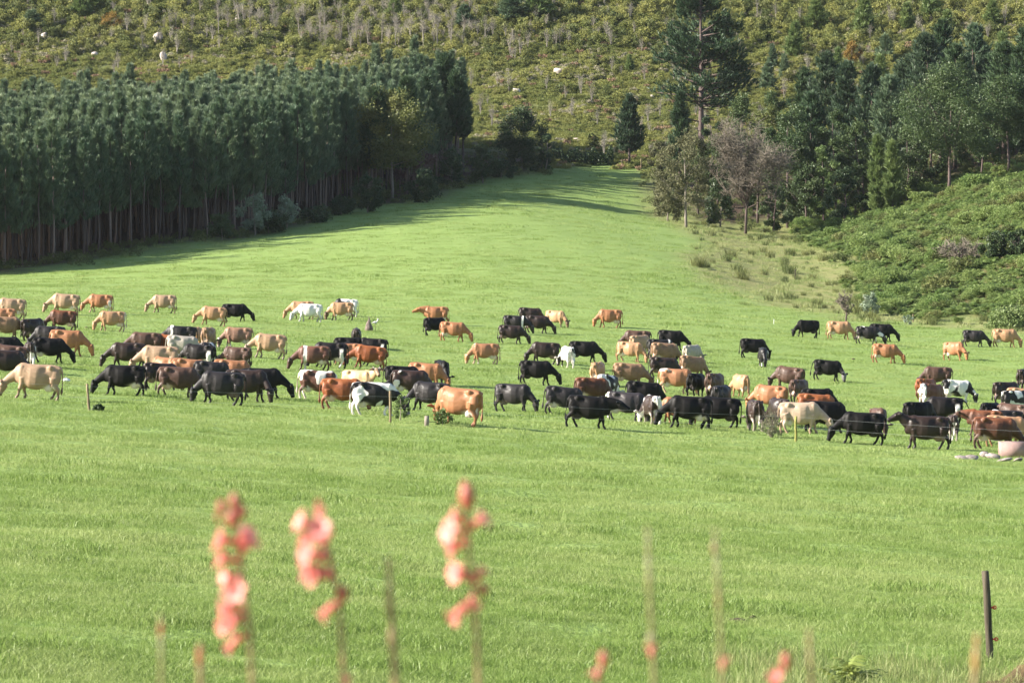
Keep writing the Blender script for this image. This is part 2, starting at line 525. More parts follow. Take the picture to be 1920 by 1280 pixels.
M_GRASS = leaf_mat("pasture_grass", (0.168, 0.252, 0.055), (0.305, 0.37, 0.128), 0.4, 0.45, 0.25)
M_TALL = leaf_mat("rough_grass", (0.165, 0.245, 0.062), (0.33, 0.335, 0.145), 0.3, 0.5, 0.3)
M_BRACKEN = leaf_mat("bracken", (0.125, 0.20, 0.055), (0.24, 0.305, 0.10), 0.45, 0.5, 0.2)
M_FYN = leaf_mat("fynbos_green", (0.14, 0.175, 0.05), (0.285, 0.285, 0.088), 0.35, 0.6, 0.2)
M_FYND = leaf_mat("fynbos_dark", (0.075, 0.105, 0.035), (0.17, 0.18, 0.06), 0.3, 0.6, 0.2)
M_FYNG = leaf_mat("fynbos_grey", (0.20, 0.19, 0.13), (0.31, 0.285, 0.20), 0.15, 0.7, 0.2)
M_FYNB = leaf_mat("fynbos_brown", (0.18, 0.11, 0.075), (0.30, 0.20, 0.13), 0.15, 0.7, 0.2)
M_TWIG = leaf_mat("bare_twigs", (0.21, 0.19, 0.16), (0.33, 0.30, 0.255), 0.0, 0.8, 0.2)

def rand_ground(n, d0, d1, tmax=0.15, uniform_area=True, p=1.0):
    a = rng.random(n)
    y = (d0 ** 2 + a * (d1 ** 2 - d0 ** 2)) ** 0.5 if uniform_area else np.exp(np.log(d0) + a * np.log(d1 / d0))
    x = y * rng.uniform(-tmax, tmax, n)
    return x, y

# pasture grass
def pasture_grass():
    x, y = rand_ground(72000, 50, 430, 0.135, uniform_area=False)
    x2, y2 = rand_ground(16000, 380, 640, 0.13)
    x = np.concatenate([x, x2]); y = np.concatenate([y, y2])
    r = region(x, y); k = r == 0
    cl = vnoise(x, y, 21, 18, (1.5, 9))
    x, y, cl = x[k], y[k], cl[k]
    n = len(x)
    z = gz(x, y)
    sc = np.interp(y, [50, 90, 180, 330, 640], [0.8, 0.85, 0.95, 1.2, 1.5]) * rng.uniform(0.75, 1.25, n) * (1 + 0.27 * np.clip(cl, -1.5, 2))
    tint = np.clip(0.5 + 0.34 * vnoise(x, y, 22, 16, (3, 60)) + 0.32 * vnoise(x, y, 23, 14, (0.8, 4)) + rng.normal(0, 0.16, n), 0, 1.4)
    rank = vnoise(x, y, 24, 16, (0.7, 3.0)) + 0.5 * vnoise(x, y, 25, 10, (12, 40)) > 2.0     # rank dark tufts the cows leave
    sc[rank] *= 1.7; tint[rank] = -0.35
    far = (y > 170).astype(int)
    idx = far * 3 + rng.integers(0, 3, n)
    src = [(grass_tuft(s, 64, 0.6, 0.04, 0.11, 0.008, 0.8), M_GRASS) for s in (1, 2, 3)] + [(grass_tuft(s, 60, 0.9, 0.025, 0.07, 0.014, 0.8), M_GRASS) for s in (4, 5, 6)]
    scatter("pasture_grass", np.stack([x, y, z], 1), rng.uniform(0, 6.28, n), sc, idx, tint, src)
pasture_grass()

def gully_grass():
    x, y = rand_ground(26000, 325, 640, 0.15)
    r = region(x, y); k = (r == 3)
    x, y = x[k], y[k]; n = len(x)
    tint = np.clip(0.5 + 0.35 * vnoise(x, y, 31, 14, (4, 20)) + rng.normal(0, 0.2, n), 0, 1.2)
    sc = rng.uniform(0.5, 1.25, n) * (1 + 0.3 * np.clip(vnoise(x, y, 32, 14, (2, 8)), -1, 2))
    src = [(grass_tuft(s, 70, 0.9, 0.08, 0.30, 0.022, 0.8), M_TALL) for s in (11, 12, 13)] + [(grass_tuft(18, 90, 0.7, 0.3, 0.75, 0.03, 0.6), M_FYND)]
    scatter("gully_grass", np.stack([x, y, gz(x, y)], 1), rng.uniform(0, 6.28, n), sc, np.where(rng.random(n) < 0.10 * np.clip(0.5 + vnoise(x, y, 33, 12, (3, 12)), 0, 2), 3, rng.integers(0, 3, n)), tint, src)
    # tall grass on the bank at the near edge of the pasture
    u = rng.uniform(1330, 2050, 1500); d = rng.uniform(52, 62, 1500)
    x = (u - 960) / F * d
    d2 = d; n = len(x)
    w = rng.random(n) < np.interp(u, [1330, 1450, 1650, 1840, 1870], [0.1, 0.5, 0.45, 0.35, 0.02]) * np.interp(d2, [52, 57, 61], [1, 0.7, 0.05])
    x, d2 = x[w], d2[w]; n = len(x)
    src = [(grass_tuft(s, 40, 0.5, 0.12, 0.42, 0.008, 0.5), M_TALL) for s in (14, 15)]
    scatter("tall_grass", np.stack([x, d2, gz(x, d2)], 1), rng.uniform(0, 6.28, n), rng.uniform(0.5, 1.0, n), rng.integers(0, 2, n), rng.uniform(0, 0.7, n), src)
gully_grass()

def bracken_cover():
    x, y = rand_ground(46000, 330, 640, 0.155)
    r = region(x, y); k = (r == 4)
    x, y = x[k], y[k]; n = len(x)
    tint = np.clip(0.45 + 0.3 * vnoise(x, y, 41, 14, (3, 25)) + rng.normal(0, 0.2, n), 0, 1.2)
    sc = rng.uniform(0.85, 1.6, n) * (1 + 0.25 * np.clip(vnoise(x, y, 42, 14, (2.5, 9)), -1, 1.8))
    bi = rng.integers(0, 4, n); lump = vnoise(x, y, 43, 14, (4, 14)) + rng.normal(0, 0.5, n)
    bu = lump > 1.35; bi[bu] = rng.choice([4, 5, 6], bu.sum()); sc[bu] *= rng.uniform(0.6, 1.15, bu.sum())
    src = [(frond_mesh(s, 28, 0.55), M_BRACKEN) for s in (1, 2, 3, 4)] + [(bush_mesh(44, 1100, 0.85, 1.0, 0.13, 9), M_BRACKEN), (bush_mesh(45, 1200, 0.95, 1.2, 0.13, 10), M_BRACKEN), (bush_mesh(46, 1000, 0.8, 0.9, 0.12, 9), M_FYND)]
    scatter("bracken", np.stack([x, y, gz(x, y)], 1), rng.uniform(0, 6.28, n), sc, bi, tint, src)
bracken_cover()

def hill_cover():
    x, y = rand_ground(100000, 615, 800, 0.14)
    r = region(x, y); k = (r == 1) & (y > 618)
    x, y = x[k], y[k]; n = len(x)
    u, v = project(x, y, gz0(x, y))
    a = vnoise(x, y, 51, 16, (8, 40)); b = vnoise(x, y, 52, 16, (3, 12))
    hi = np.interp(v, [-60, 50, 105, 140], [0.55, 0.45, 0.10, 0.02])       # share of taller scrub: high on the hill
    p = rng.random(n)
    idx = rng.integers(0, 3, n)                                            # low green
    idx[p < np.interp(v, [0, 90, 140], [0.25, 0.2, 0.07])] = 3
    grey = (p > np.interp(v, [0, 80, 130, 200], [0.86, 0.90, 0.96, 0.975]) - 0.06 * np.clip(a, -1, 1)); idx[grey] = 6
    brown = (p > 0.985); idx[brown] = 7
    tall = rng.random(n) < hi * np.clip(0.5 + 0.45 * b, 0.05, 1)
    idx[tall] = rng.choice([4, 5, 5, 5, 6, 4], tall.sum())
    band = np.exp(-((u - 650) / 270) ** 2) * np.interp(v, [-80, 20, 85, 100], [0.08, 0.12, 0.12, 0.0]) * np.clip(0.7 + 0.6 * b, 0, 1.3)
    dead = rng.random(n) < band + 0.006
    idx[dead] = rng.choice([8, 9, 9], dead.sum())
    tint = np.clip(0.45 + 0.28 * a + 0.22 * b + rng.normal(0, 0.18, n), 0, 1.2)
    sc = rng.uniform(0.5, 1.25, n)
    src = [(bush_mesh(61, 280, 0.7, 0.36, 0.18), M_FYN), (bush_mesh(62, 320, 0.85, 0.5, 0.2), M_FYN), (grass_tuft(63, 80, 0.9, 0.25, 0.75, 0.035, 0.7), M_FYN),
           (bush_mesh(64, 220, 0.7, 0.55, 0.22), M_FYND), (bush_mesh(65, 460, 1.0, 1.6, 0.26, 8, 4), M_FYND), (bush_mesh(66, 460, 1.0, 1.8, 0.26, 9, 4), M_FYN),
           (bush_mesh(67, 260, 0.75, 0.75, 0.19, 6, 6), M_FYNG), (bush_mesh(68, 240, 0.7, 0.75, 0.2, 6, 5), M_FYNB),
           (twig_mesh(69, 12, 0.7, 2.2, 0.03, 5, 8), M_TWIG), (twig_mesh(70, 9, 0.45, 3.0, 0.035, 5, 9), M_TWIG)]
    scatter("hillside_scrub", np.stack([x, y, gz(x, y)], 1), rng.uniform(0, 6.28, n), sc, idx, tint, src)
    # undergrowth in the dark below the trees
    x, y = rand_ground(9000, 440, 660, 0.15)
    r = region(x, y); k = r == 2
    x, y = x[k], y[k]; n = len(x)
    u, v = project(x, y, gz0(x, y))
    left = u < 1030
    fe = np.interp(u, [p[0] for p in FOREST_EDGE], [p[1] for p in FOREST_EDGE])
    keep = (~left & (rng.random(n) < 0.9)) | (left & (((fe - v) < 14) & (rng.random(n) < 0.9)) | (left & (u > 640) & ((fe - v) < 60) & (rng.random(n) < 0.9)))
    x, y = x[keep], y[keep]; n = len(x)
    src = [(bush_mesh(71, 220, 0.6, 0.6, 0.16), M_FYND), (bush_mesh(72, 240, 0.8, 0.9, 0.18), M_FYND), (grass_tuft(73, 70, 0.9, 0.2, 0.6, 0.03, 0.7), M_TALL)]
    scatter("undergrowth", np.stack([x, y, gz(x, y)], 1), rng.uniform(0, 6.28, n), rng.uniform(0.5, 1.2, n), rng.choice([0, 1, 1, 2], n), rng.uniform(0, 0.8, n), src)
hill_cover()
# ------------------------------------------------------------------ trees
M_BARK = rough_mat("pine_bark", (0.06, 0.045, 0.042), (0.16, 0.12, 0.11), 5.0, 0.9, 0.4, stretch=(3, 3, 0.5))
def pine_trunk_mat():
    m, nt, N, L, P, O = new_mat("plantation_bark")
    tc = N.new("ShaderNodeTexCoord"); oi = N.new("ShaderNodeObjectInfo")
    f = mth(nt, 'ADD', mth(nt, 'MULTIPLY', mth(nt, 'POWER', oi.outputs["Random"], 2.0), 0.9), mth(nt, 'MULTIPLY', noise(nt, tc.outputs["Object"], 2.0, 4.0), 0.3), clamp=True)
    L.new(mixc(nt, f, (0.035, 0.028, 0.028), (0.30, 0.225, 0.19)), P.inputs["Base Color"]); P.inputs["Roughness"].default_value = 0.9
    return m
M_PTRUNK = pine_trunk_mat()
M_BARKG = rough_mat("grey_bark", (0.15, 0.125, 0.105), (0.30, 0.26, 0.225), 5.0, 0.9, 0.4, stretch=(3, 3, 0.5))
M_PINE = leaf_mat("pine_needles", (0.072, 0.125, 0.070), (0.225, 0.28, 0.15), 0.18, 0.5, 0.35)
M_PINEB = leaf_mat("blue_pine_needles", (0.045, 0.08, 0.045), (0.11, 0.155, 0.078), 0.18, 0.5, 0.35)
M_PINED = leaf_mat("dark_pine_needles", (0.038, 0.075, 0.035), (0.09, 0.135, 0.058), 0.15, 0.5, 0.3)
M_OLIVE = leaf_mat("olive_leaves", (0.11, 0.135, 0.04), (0.24, 0.23, 0.075), 0.25, 0.5, 0.3)
M_WATTLE = leaf_mat("wattle_leaves", (0.05, 0.085, 0.030), (0.115, 0.155, 0.05), 0.22, 0.5, 0.3)
M_DARKLEAF = leaf_mat("dark_leaves", (0.04, 0.07, 0.03), (0.10, 0.135, 0.048), 0.2, 0.5, 0.3)
M_LIGHTLEAF = leaf_mat("light_leaves", (0.12, 0.18, 0.06), (0.23, 0.28, 0.10), 0.25, 0.5, 0.3)
M_SILVER = leaf_mat("silver_leaves", (0.18, 0.24, 0.16), (0.36, 0.40, 0.30), 0.2, 0.5, 0.3)
M_YELLOW = leaf_mat("yellow_blossom", (0.22, 0.21, 0.04), (0.38, 0.33, 0.07), 0.25, 0.6, 0.2)
M_GREYLEAF = leaf_mat("grey_olive_leaves", (0.10, 0.105, 0.05), (0.18, 0.17, 0.09), 0.2, 0.6, 0.2)
M_DEADGREY = leaf_mat("dead_twigs", (0.145, 0.125, 0.10), (0.25, 0.215, 0.175), 0.0, 0.85, 0.15)
M_PURPLE = leaf_mat("purple_twigs", (0.11, 0.065, 0.065), (0.17, 0.11, 0.10), 0.0, 0.85, 0.15)
M_ORANGE = leaf_mat("orange_leaves", (0.20, 0.13, 0.03), (0.33, 0.20, 0.05), 0.2, 0.6, 0.2)

def shoot(g, base, d, L, k, w, r, val):
    """a pine shoot: k long needle blades fanning out round the direction d"""
    a = np.cross(d, [0.3, 0.5, 0.8]); a /= np.linalg.norm(a) + 1e-9; b = np.cross(d, a)
    th = r.uniform(0, 2 * math.pi, k); sp = r.uniform(0.15, 0.75, k)
    e = d[None] + sp[:, None] * (np.cos(th)[:, None] * a + np.sin(th)[:, None] * b)
    e = e / np.linalg.norm(e, axis=1)[:, None] * (L * r.uniform(0.7, 1.1, k))[:, None]
    s = np.cross(e, r.normal(size=(k, 3))); s = s / (np.linalg.norm(s, axis=1)[:, None] + 1e-9) * w / 2
    st = base + d * L * r.uniform(-0.25, 0.35, k)[:, None]
    V = np.stack([st - s, st + s, st + e], 1).reshape(-1, 3)
    g.add(V, None, np.arange(3 * k).reshape(k, 3), val)

def pine_crown(seed, z0, z1, rad, nb=60, ns=6, k=9, L=0.55, w=0.075, power=0.8, droop=0.0, tipup=0.8, name="crown", shell=0.35, taper_low=0.7):
    """branches round a stem from z0 to z1 carrying needle shoots"""
    r = np.random.default_rng(seed); g = Geo()
    for i in range(nb):
        t = ((i + r.random()) / nb)
        z = z0 + (z1 - z0) * t
        prof = (1 - t) ** power * (taper_low + (1 - taper_low) * min(1, t / 0.25))
        R = max(0.12, rad * prof * r.uniform(0.6, 1.12))
        a = r.uniform(0, 2 * math.pi); d = np.array([math.cos(a), math.sin(a), 0])
        bv = 0.15 + 0.5 * r.random()
        for j in range(ns):
            q = shell + (1 - shell) * r.random()
            p = d * R * q + np.array([-d[1], d[0], 0]) * r.normal() * 0.22 * R * q + np.array([0, 0, z + (0.25 - droop) * R * q * q + r.normal() * 0.15])
            dd = d * r.uniform(0.2, 0.7) + np.array([r.normal() * 0.25, r.normal() * 0.25, tipup])
            shoot(g, p, dd / np.linalg.norm(dd), L, k, w, r, bv + 0.3 * r.random())
    for j in range(5):
        shoot(g, np.array([r.normal() * 0.12, r.normal() * 0.12, z1 - 0.15 * j]), np.array([r.normal() * 0.2, r.normal() * 0.2, 1.0]), L, k, w, r, 0.5)
    return g.build(name)

def trunk_mesh(seed, h, r0, r1, bend=0.15, n=7, limbs=(), name="trunk"):
    """limbs: list of (z, azimuth, length, rise)"""
    r = np.random.default_rng(seed); g = Geo()
    zs = np.linspace(-0.4, h, 7)
    px = np.cumsum(r.normal(size=7)) * bend * 0.4; py = np.cumsum(r.normal(size=7)) * bend * 0.4
    px -= px[0]; py -= py[0]
    g.tube(np.stack([px, py, zs], 1), np.linspace(r0, r1, 7), n)
    for (z, a, l, up) in limbs:
        f = max(0.0, min(1.0, z / h)); x0 = np.interp(z, zs, px); y0 = np.interp(z, zs, py)
        d = np.array([math.cos(a), math.sin(a), 0]); b0 = (r0 + (r1 - r0) * f) * 0.5
        p = np.array([x0, y0, z])
        g.tube([p, p + d * l * 0.5 + [0, 0, up * 0.35 * l], p + d * l + [0, 0, up * l]], [b0, b0 * 0.65, b0 * 0.25], 5)
        for q in range(3):
            t = r.uniform(0.4, 0.95); a2 = a + r.choice([-1, 1]) * r.uniform(0.4, 1.0)
            s = p + d * l * t + np.array([0, 0, up * l * t])
            e = s + np.array([math.cos(a2), math.sin(a2), up + 0.2]) * l * 0.35
            g.tube([s, e], [b0 * 0.35, b0 * 0.12], 4)
    return g.build(name, True)

def broad_crown(seed, z0, z1, rad, nl=16, n=2600, leaf=0.32, name="crown", top=1.0, flat=1.0, holes=0.0, lobe=(0.28, 0.48)):
    r = np.random.default_rng(seed); g = Geo()
    H = z1 - z0
    lc = []
    for i in range(nl):
        t = (i + 0.5) / nl
        R = rad * math.sin(math.pi * min(0.97, 0.18 + 0.8 * t)) ** 0.7
        a = i * 2.4 + r.uniform(-0.5, 0.5); q = r.uniform(0.25, 0.85)
        lc.append([R * q * math.cos(a), R * q * math.sin(a), z0 + H * (0.08 + 0.82 * t)])
    lc = np.array(lc); lr = r.uniform(*lobe, nl) * rad
    lr[-2:] *= top
    lv = 0.1 + 0.45 * r.random(nl)
    k = r.integers(0, nl, n)
    d = r.normal(size=(n, 3)); d /= np.linalg.norm(d, axis=1)[:, None]; d[:, 2] = d[:, 2] * 0.8 + 0.12
    # each lobe is itself clumped
    cl = r.normal(size=(nl * 7, 3)); cl /= np.linalg.norm(cl, axis=1)[:, None]
    kk = k * 7 + r.integers(0, 7, n)
    d = d * 0.55 + cl[kk] * 0.62
    C = lc[k] + d * (lr[k] * r.uniform(0.45, 1.05, n))[:, None] * [1, 1, flat]
    leaf_quads(g, C, leaf, r, lv[k] + 0.4 * r.random(n), up=0.5)
    return g.build(name)

def make_tree(name, trunk, crown, mt, mc, loc, rz, sc, label, group=None, cat="tree"):
    o = empty(name, loc, rz); o.scale = sc if isinstance(sc, (tuple, list)) else (sc, sc, sc)
    link("trunk", trunk, mt, o); link("crown", crown, mc, o)
    return tag(o, label, cat, group)

# --- the plantation: rows of tall pines; the nearest are trees of their own, the deep ones one mass
PTR = [trunk_mesh(100 + i, 12.4, 0.115, 0.04, 0.18) for i in range(4)]
PCR = [pine_crown(110 + i, [3.6, 6.4, 4.6, 7.2, 5.4, 4.0][i], 14.0 - 0.25 * i, [2.1, 1.9, 2.3, 1.8, 2.0, 2.4][i], 86, 7, 13, 0.62, 0.085, 0.8, 0.05, 1.0) for i in range(6)]
def plantation():
    poly_ud = [(-330, 425), (-120, 428), (0, 441), (280, 474), (480, 491), (640, 549), (740, 572), (800, 590), (830, 606), (872, 640), (872, 652), (480, 664), (200, 660), (0, 655), (-330, 636)]
    px = np.array([(u - 960) / F * d for u, d in poly_ud]); py = np.array([d for u, d in poly_ud], float)
    pts = []
    for j, y in enumerate(np.arange(424, 702, 2.7)):
        for x in np.arange(-95, 2, 2.5):
            pts.append((x + (j % 2) * 1.2 + rng.normal() * 0.38, y + rng.normal() * 0.4))
    pts = np.array(pts)
    k = inpoly(pts[:, 0], pts[:, 1], list(zip(px, py)))
    pts = pts[k]
    # distance in from the pasture-side edge
    ex, ey = px[1:11], py[1:11]
    dist = np.full(len(pts), 1e9)
    for a in range(len(ex) - 1):
        A = np.array([ex[a], ey[a]]); B = np.array([ex[a + 1], ey[a + 1]]); AB = B - A
        t = np.clip(((pts - A) @ AB) / (AB @ AB), 0, 1)
        dist = np.minimum(dist, np.linalg.norm(pts - (A + t[:, None] * AB), axis=1))
    u, v = project(pts[:, 0], pts[:, 1], gz(pts[:, 0], pts[:, 1]))
    vis = (u > -60)
    order = np.argsort(np.where(vis, dist, 1e6))
    front = order[:255]; rest = order[255:]
    hsc = 1.0 + 0.02 * vnoise(pts[:, 0], pts[:, 1], 61, 10, (10, 40)) * 2 + rng.normal(0, 0.075, len(pts))
    zz = gz(pts[:, 0], pts[:, 1])
    for n_, i in enumerate(front):
        s = float(hsc[i])
        edge = dist[i] < 4.0
        make_tree("pine_tree", PTR[n_ % 4], PCR[int(rng.integers(0, 6))], M_PTRUNK, M_PINE, (pts[i, 0], pts[i, 1], float(zz[i])), rng.uniform(0, 6.28), (s, s, s),
                  "tall straight pine in the dense dark plantation beside the pasture", "pines of the plantation")
    # deep rows
    src = []
    for i in range(6):
        g = bpy.data.meshes.new("pine"); bmx = __import__("bmesh").new()
        bmx.from_mesh(PCR[i]); n0 = len(bmx.faces); bmx.from_mesh(PTR[i % 4])
        bmx.faces.ensure_lookup_table()
        for f in bmx.faces[n0:]: f.material_index = 1
        bmx.to_mesh(g); bmx.free()
        g.materials.append(M_PINE); g.materials.append(M_PTRUNK)
        src.append((g, M_PINE))
    n = len(rest)
    scatter("pine_plantation", np.stack([pts[rest, 0], pts[rest, 1], zz[rest]], 1), rng.uniform(0, 6.28, n), hsc[rest], rng.integers(0, 6, n), np.clip(rng.normal(0.4, 0.25, n), 0, 1), src)
plantation()

def by_px(u, vb, vt, depth=None):
    """ground point and real height of a thing whose base and top stand at these pixels"""
    p = at(u, vb) if depth is None else ud(u, depth)
    y = p.y
    zt = ray(u, vt)[1] * y
    return p, zt - p.z, y / F

# --- single trees, one by one
BT = {}
def broad(u, vb, vt, wpx, name, label, mc, seed, depth=None, mt=M_BARKG, z0=0.12, nl=16, n=2600, leaf=0.34, group=None, lobe=(0.28, 0.48), ntr=1, extra=None):
    p, h, mpp = by_px(u, vb, vt, depth); rad = wpx * mpp / 2
    limbs = [(h * random.uniform(0.25, 0.6), random.uniform(0, 6.28), rad * 0.7, random.uniform(0.4, 1.0)) for _ in range(6)]
    tr = trunk_mesh(seed, h * 0.8, min(0.012 * h + 0.05, 0.022 * h + 0.004), min(0.04, 0.01 * h), min(0.25, 0.05 * h), 7, limbs)
    if h > 1.6: n, leaf = int(n * 4.2), leaf * 0.9
    cr = broad_crown(seed + 1, h * z0, h, rad, nl, n, leaf, lobe=lobe)
    o = make_tree(name, tr, cr, mt, mc, p, random.uniform(0, 6.28), 1.0, label, group)
    if extra:
        m2, seed2, z2, k2 = extra
        link("blossom", broad_crown(seed2, h * z2, h * 1.0, rad * 0.9, 7, k2, 0.3, "blossom"), m2, o)
    return o
def conifer(u, vb, vt, wpx, name, label, mc, seed, depth=None, mt=M_BARK, z0=0.1, nb=70, group=None, power=0.7, k=9, ns=6, L=0.6, droop=0.1, low=0.75):
    p, h, mpp = by_px(u, vb, vt, depth); rad = wpx * mpp / 2
    tr = trunk_mesh(seed, h * 0.92, 0.014 * h + 0.06, 0.04, 0.15)
    cr = pine_crown(seed + 1, h * z0, h, rad, int(nb * 1.9), ns + 3, k + 1, L * 1.35, 0.15, power, droop, 0.7, taper_low=low, shell=0.2)
    return make_tree(name, tr, cr, mt, mc, p, random.uniform(0, 6.28), 1.0, label, group)

conifer(1180, 312, 183, 66, "pine_tree", "small conical pine standing alone at the top of the pasture", M_PINEB, 201, z0=0.2, nb=85, power=0.6, low=0.8, L=0.5)
broad(735, 388, 166, 150, "wattle_tree", "big olive-yellow broadleaf tree at the front corner of the pine plantation", M_OLIVE, 210, depth=556, z0=0.25, nl=22, n=5200, leaf=0.34)
broad(775, 382, 250, 90, "dead_creeper_tree", "tree draped in dead reddish-brown creeper below the olive-yellow tree", M_PURPLE, 214, depth=566, z0=0.05, nl=12, n=1800, leaf=0.3)
conifer(762, 365, 152, 74, "pine_tree", "dark pine rising between the olive-yellow tree and the plantation", M_PINED, 217, depth=560, z0=0.25, nb=80, k=10, power=0.5)
conifer(705, 375, 172, 70, "pine_tree", "dark pine half hidden on the plantation side of the olive-yellow tree", M_PINED, 219, depth=556, z0=0.3, nb=80, k=10, power=0.5)
conifer(800, 350, 150, 62, "pine_tree", "dark pine right behind the big olive-yellow tree", M_PINED, 221, depth=596, z0=0.3, nb=75, k=10)
conifer(835, 340, 108, 66, "pine_tree", "tallest of the dark bare-stemmed pines ending the plantation", M_PINED, 223, depth=606, z0=0.42, nb=75, k=10, power=0.5)
conifer(856, 335, 142, 58, "pine_tree", "dark bare-stemmed pine at the very end of the plantation", M_PINED, 225, depth=604, z0=0.42, nb=75, k=10, power=0.5)
conifer(868, 335, 175, 40, "pine_tree", "slim dark pine outermost on the hill side of the plantation", M_PINED, 227, depth=610, z0=0.45, nb=60, k=10, power=0.5)
broad(978, 325, 196, 96, "bushy_tree", "dark bushy tree with a taller top beyond the plantation end", M_DARKLEAF, 230, depth=618, z0=0.05, nl=18, n=3600, leaf=0.3)
broad(1020, 326, 248, 40, "bushy_tree", "thin dark arching shrub tree beside the bushy tree", M_DARKLEAF, 233, depth=614, z0=0.2, nl=9, n=1200, leaf=0.26)
for i, (u, vb, vt, w, lab) in enumerate([
    (690, 398, 330, 70, "dark shrub at the foot of the plantation beside the olive-yellow tree"),
    (640, 402, 372, 60, "low dark shrub at the foot of the plantation trunks"),
    (800, 380, 318, 80, "dark rounded shrub in the shade below the dark bare-stemmed pines"),
    (850, 352, 280, 74, "leafy dark shrub under the last bare-stemmed pines"),
    (905, 342, 268, 62, "dark green shrub between the plantation end and the bushy tree"),
    (940, 335, 300, 60, "low dark shrub under the bushy tree"),
    (1012, 322, 290, 40, "low dark shrub at the top pasture edge under the arching tree")]):
    broad(u, vb, vt, w, "shrub", lab, M_DARKLEAF, 240 + 3 * i, z0=0.02, nl=9, n=1500, leaf=0.3)
for i, (u, vb, vt, w, m, lab) in enumerate([
    (415, 452, 402, 62, M_DARKLEAF, "dusty green shrub in front of the plantation trunks"),
    (478, 440, 362, 66, M_SILVER, "silvery-leaved shrub in front of the plantation trunks"),
    (538, 430, 366, 56, M_SILVER, "smaller silvery-leaved shrub further up the plantation edge"),
    (505, 436, 402, 90, M_DARKLEAF, "low dark thicket below the silvery shrubs"),
    (590, 418, 396, 80, M_DARKLEAF, "low dark thicket below the upper plantation trunks")]):
    broad(u, vb, vt, w, "shrub", lab, m, 270 + 3 * i, z0=0.12, nl=9, n=1300 if m != M_SILVER else 800, leaf=0.3)
# the dark hedge across the top of the pasture
def hedge():
    o = None; g = Geo(); r = np.random.default_rng(5)
    p0 = ud(1035, 632); p1 = ud(1150, 634)
    n = 5000; t = r.random(n)
    x = p0.x + (p1.x - p0.x) * t; y = p0.y + (p1.y - p0.y) * t + r.normal(size=n) * 1.0
    top = 2.0 + 0.45 * np.sin(t * 21) + 0.3 * np.sin(t * 47 + 1)
    z = gz(x, y) + top * r.random(n) ** 0.6
    leaf_quads(g, np.stack([x, y, z], 1) - np.array(p0), 0.3, r, 0.2 + 0.5 * r.random(n), up=0.4)
    o = link("hedge", g.build("hedge"), M_DARKLEAF, None, p0)
    tag(o, "dark green hedge across the top end of the pasture", "hedge")
hedge()

# --- the big open pine on the far slope
def big_pine():
    p, h, mpp = by_px(1313, 262, -48, 636)
    o = empty("pine_tree", p); tag(o, "huge open-crowned old pine with bare lower limbs on the hillside", "tree")
    r = np.random.default_rng(77)
    g = Geo(); c = Geo()
    zs = np.linspace(-0.5, h, 9); bx = np.array([0, 0.05, 0.1, 0.1, 0.15, 0.1, 0.0, -0.05, 0.0])
    g.tube(np.stack([bx, bx * 0, zs], 1), np.linspace(0.52, 0.07, 9), 8)
    for i in range(112):
        t = r.random() ** 0.85
        z = h * (0.30 + 0.68 * t); a = r.uniform(0, 2 * math.pi)
        L = (8.3 * (1 - t) ** 0.55 * r.uniform(0.6, 1.05) + 0.6) * (0.75 if t < 0.12 else 1)
        up = r.uniform(-0.08, 0.22) + 0.35 * t
        d = np.array([math.cos(a), math.sin(a), 0]); q = np.array([0.1, 0, z])
        e1 = q + d * L * 0.5 + [0, 0, L * 0.5 * up]; e2 = q + d * L + [0, 0, L * up + 0.07 * L]
        g.tube([q, e1, e2], [0.13 * (1 - t) + 0.05, 0.08 * (1 - t) + 0.03, 0.015], 5)
        ns = int(52 * (0.3 if t < 0.12 else 1.0) * (0.8 if d[0] < 0 else 1.25))
        for j in range(ns):
            f = r.uniform(0.35, 1.02) ** 0.8
            s = q + (e2 - q) * f + np.array([-d[1], d[0], 0]) * r.normal() * L * 0.16 * f + [0, 0, r.normal() * 0.42 + 0.1]
            dd = d * 0.6 + np.array([r.normal() * 0.3, r.normal() * 0.3, 0.55])
            shoot(c, s, dd / np.linalg.norm(dd), 0.8, 9, 0.15, r, 0.2 + 0.5 * r.random())
    for (z, a, L, up) in ((0.24, 3.3, 5.0, 0.35), (0.27, 0.1, 2.0, 0.1), (0.21, 2.9, 1.6, -0.1), (0.31, 0.3, 3.0, -0.15)):
        d = np.array([math.cos(a), math.sin(a), 0]); q = np.array([0.1, 0, h * z])
        g.tube([q, q + d * L * 0.5 + [0, 0, L * 0.35 * up], q + d * L + [0, 0, L * up]], [0.14, 0.09, 0.03], 5)
    link("trunk", g.build("trunk", True), M_BARK, o); link("crown", c.build("crown"), M_PINED, o)
big_pine()

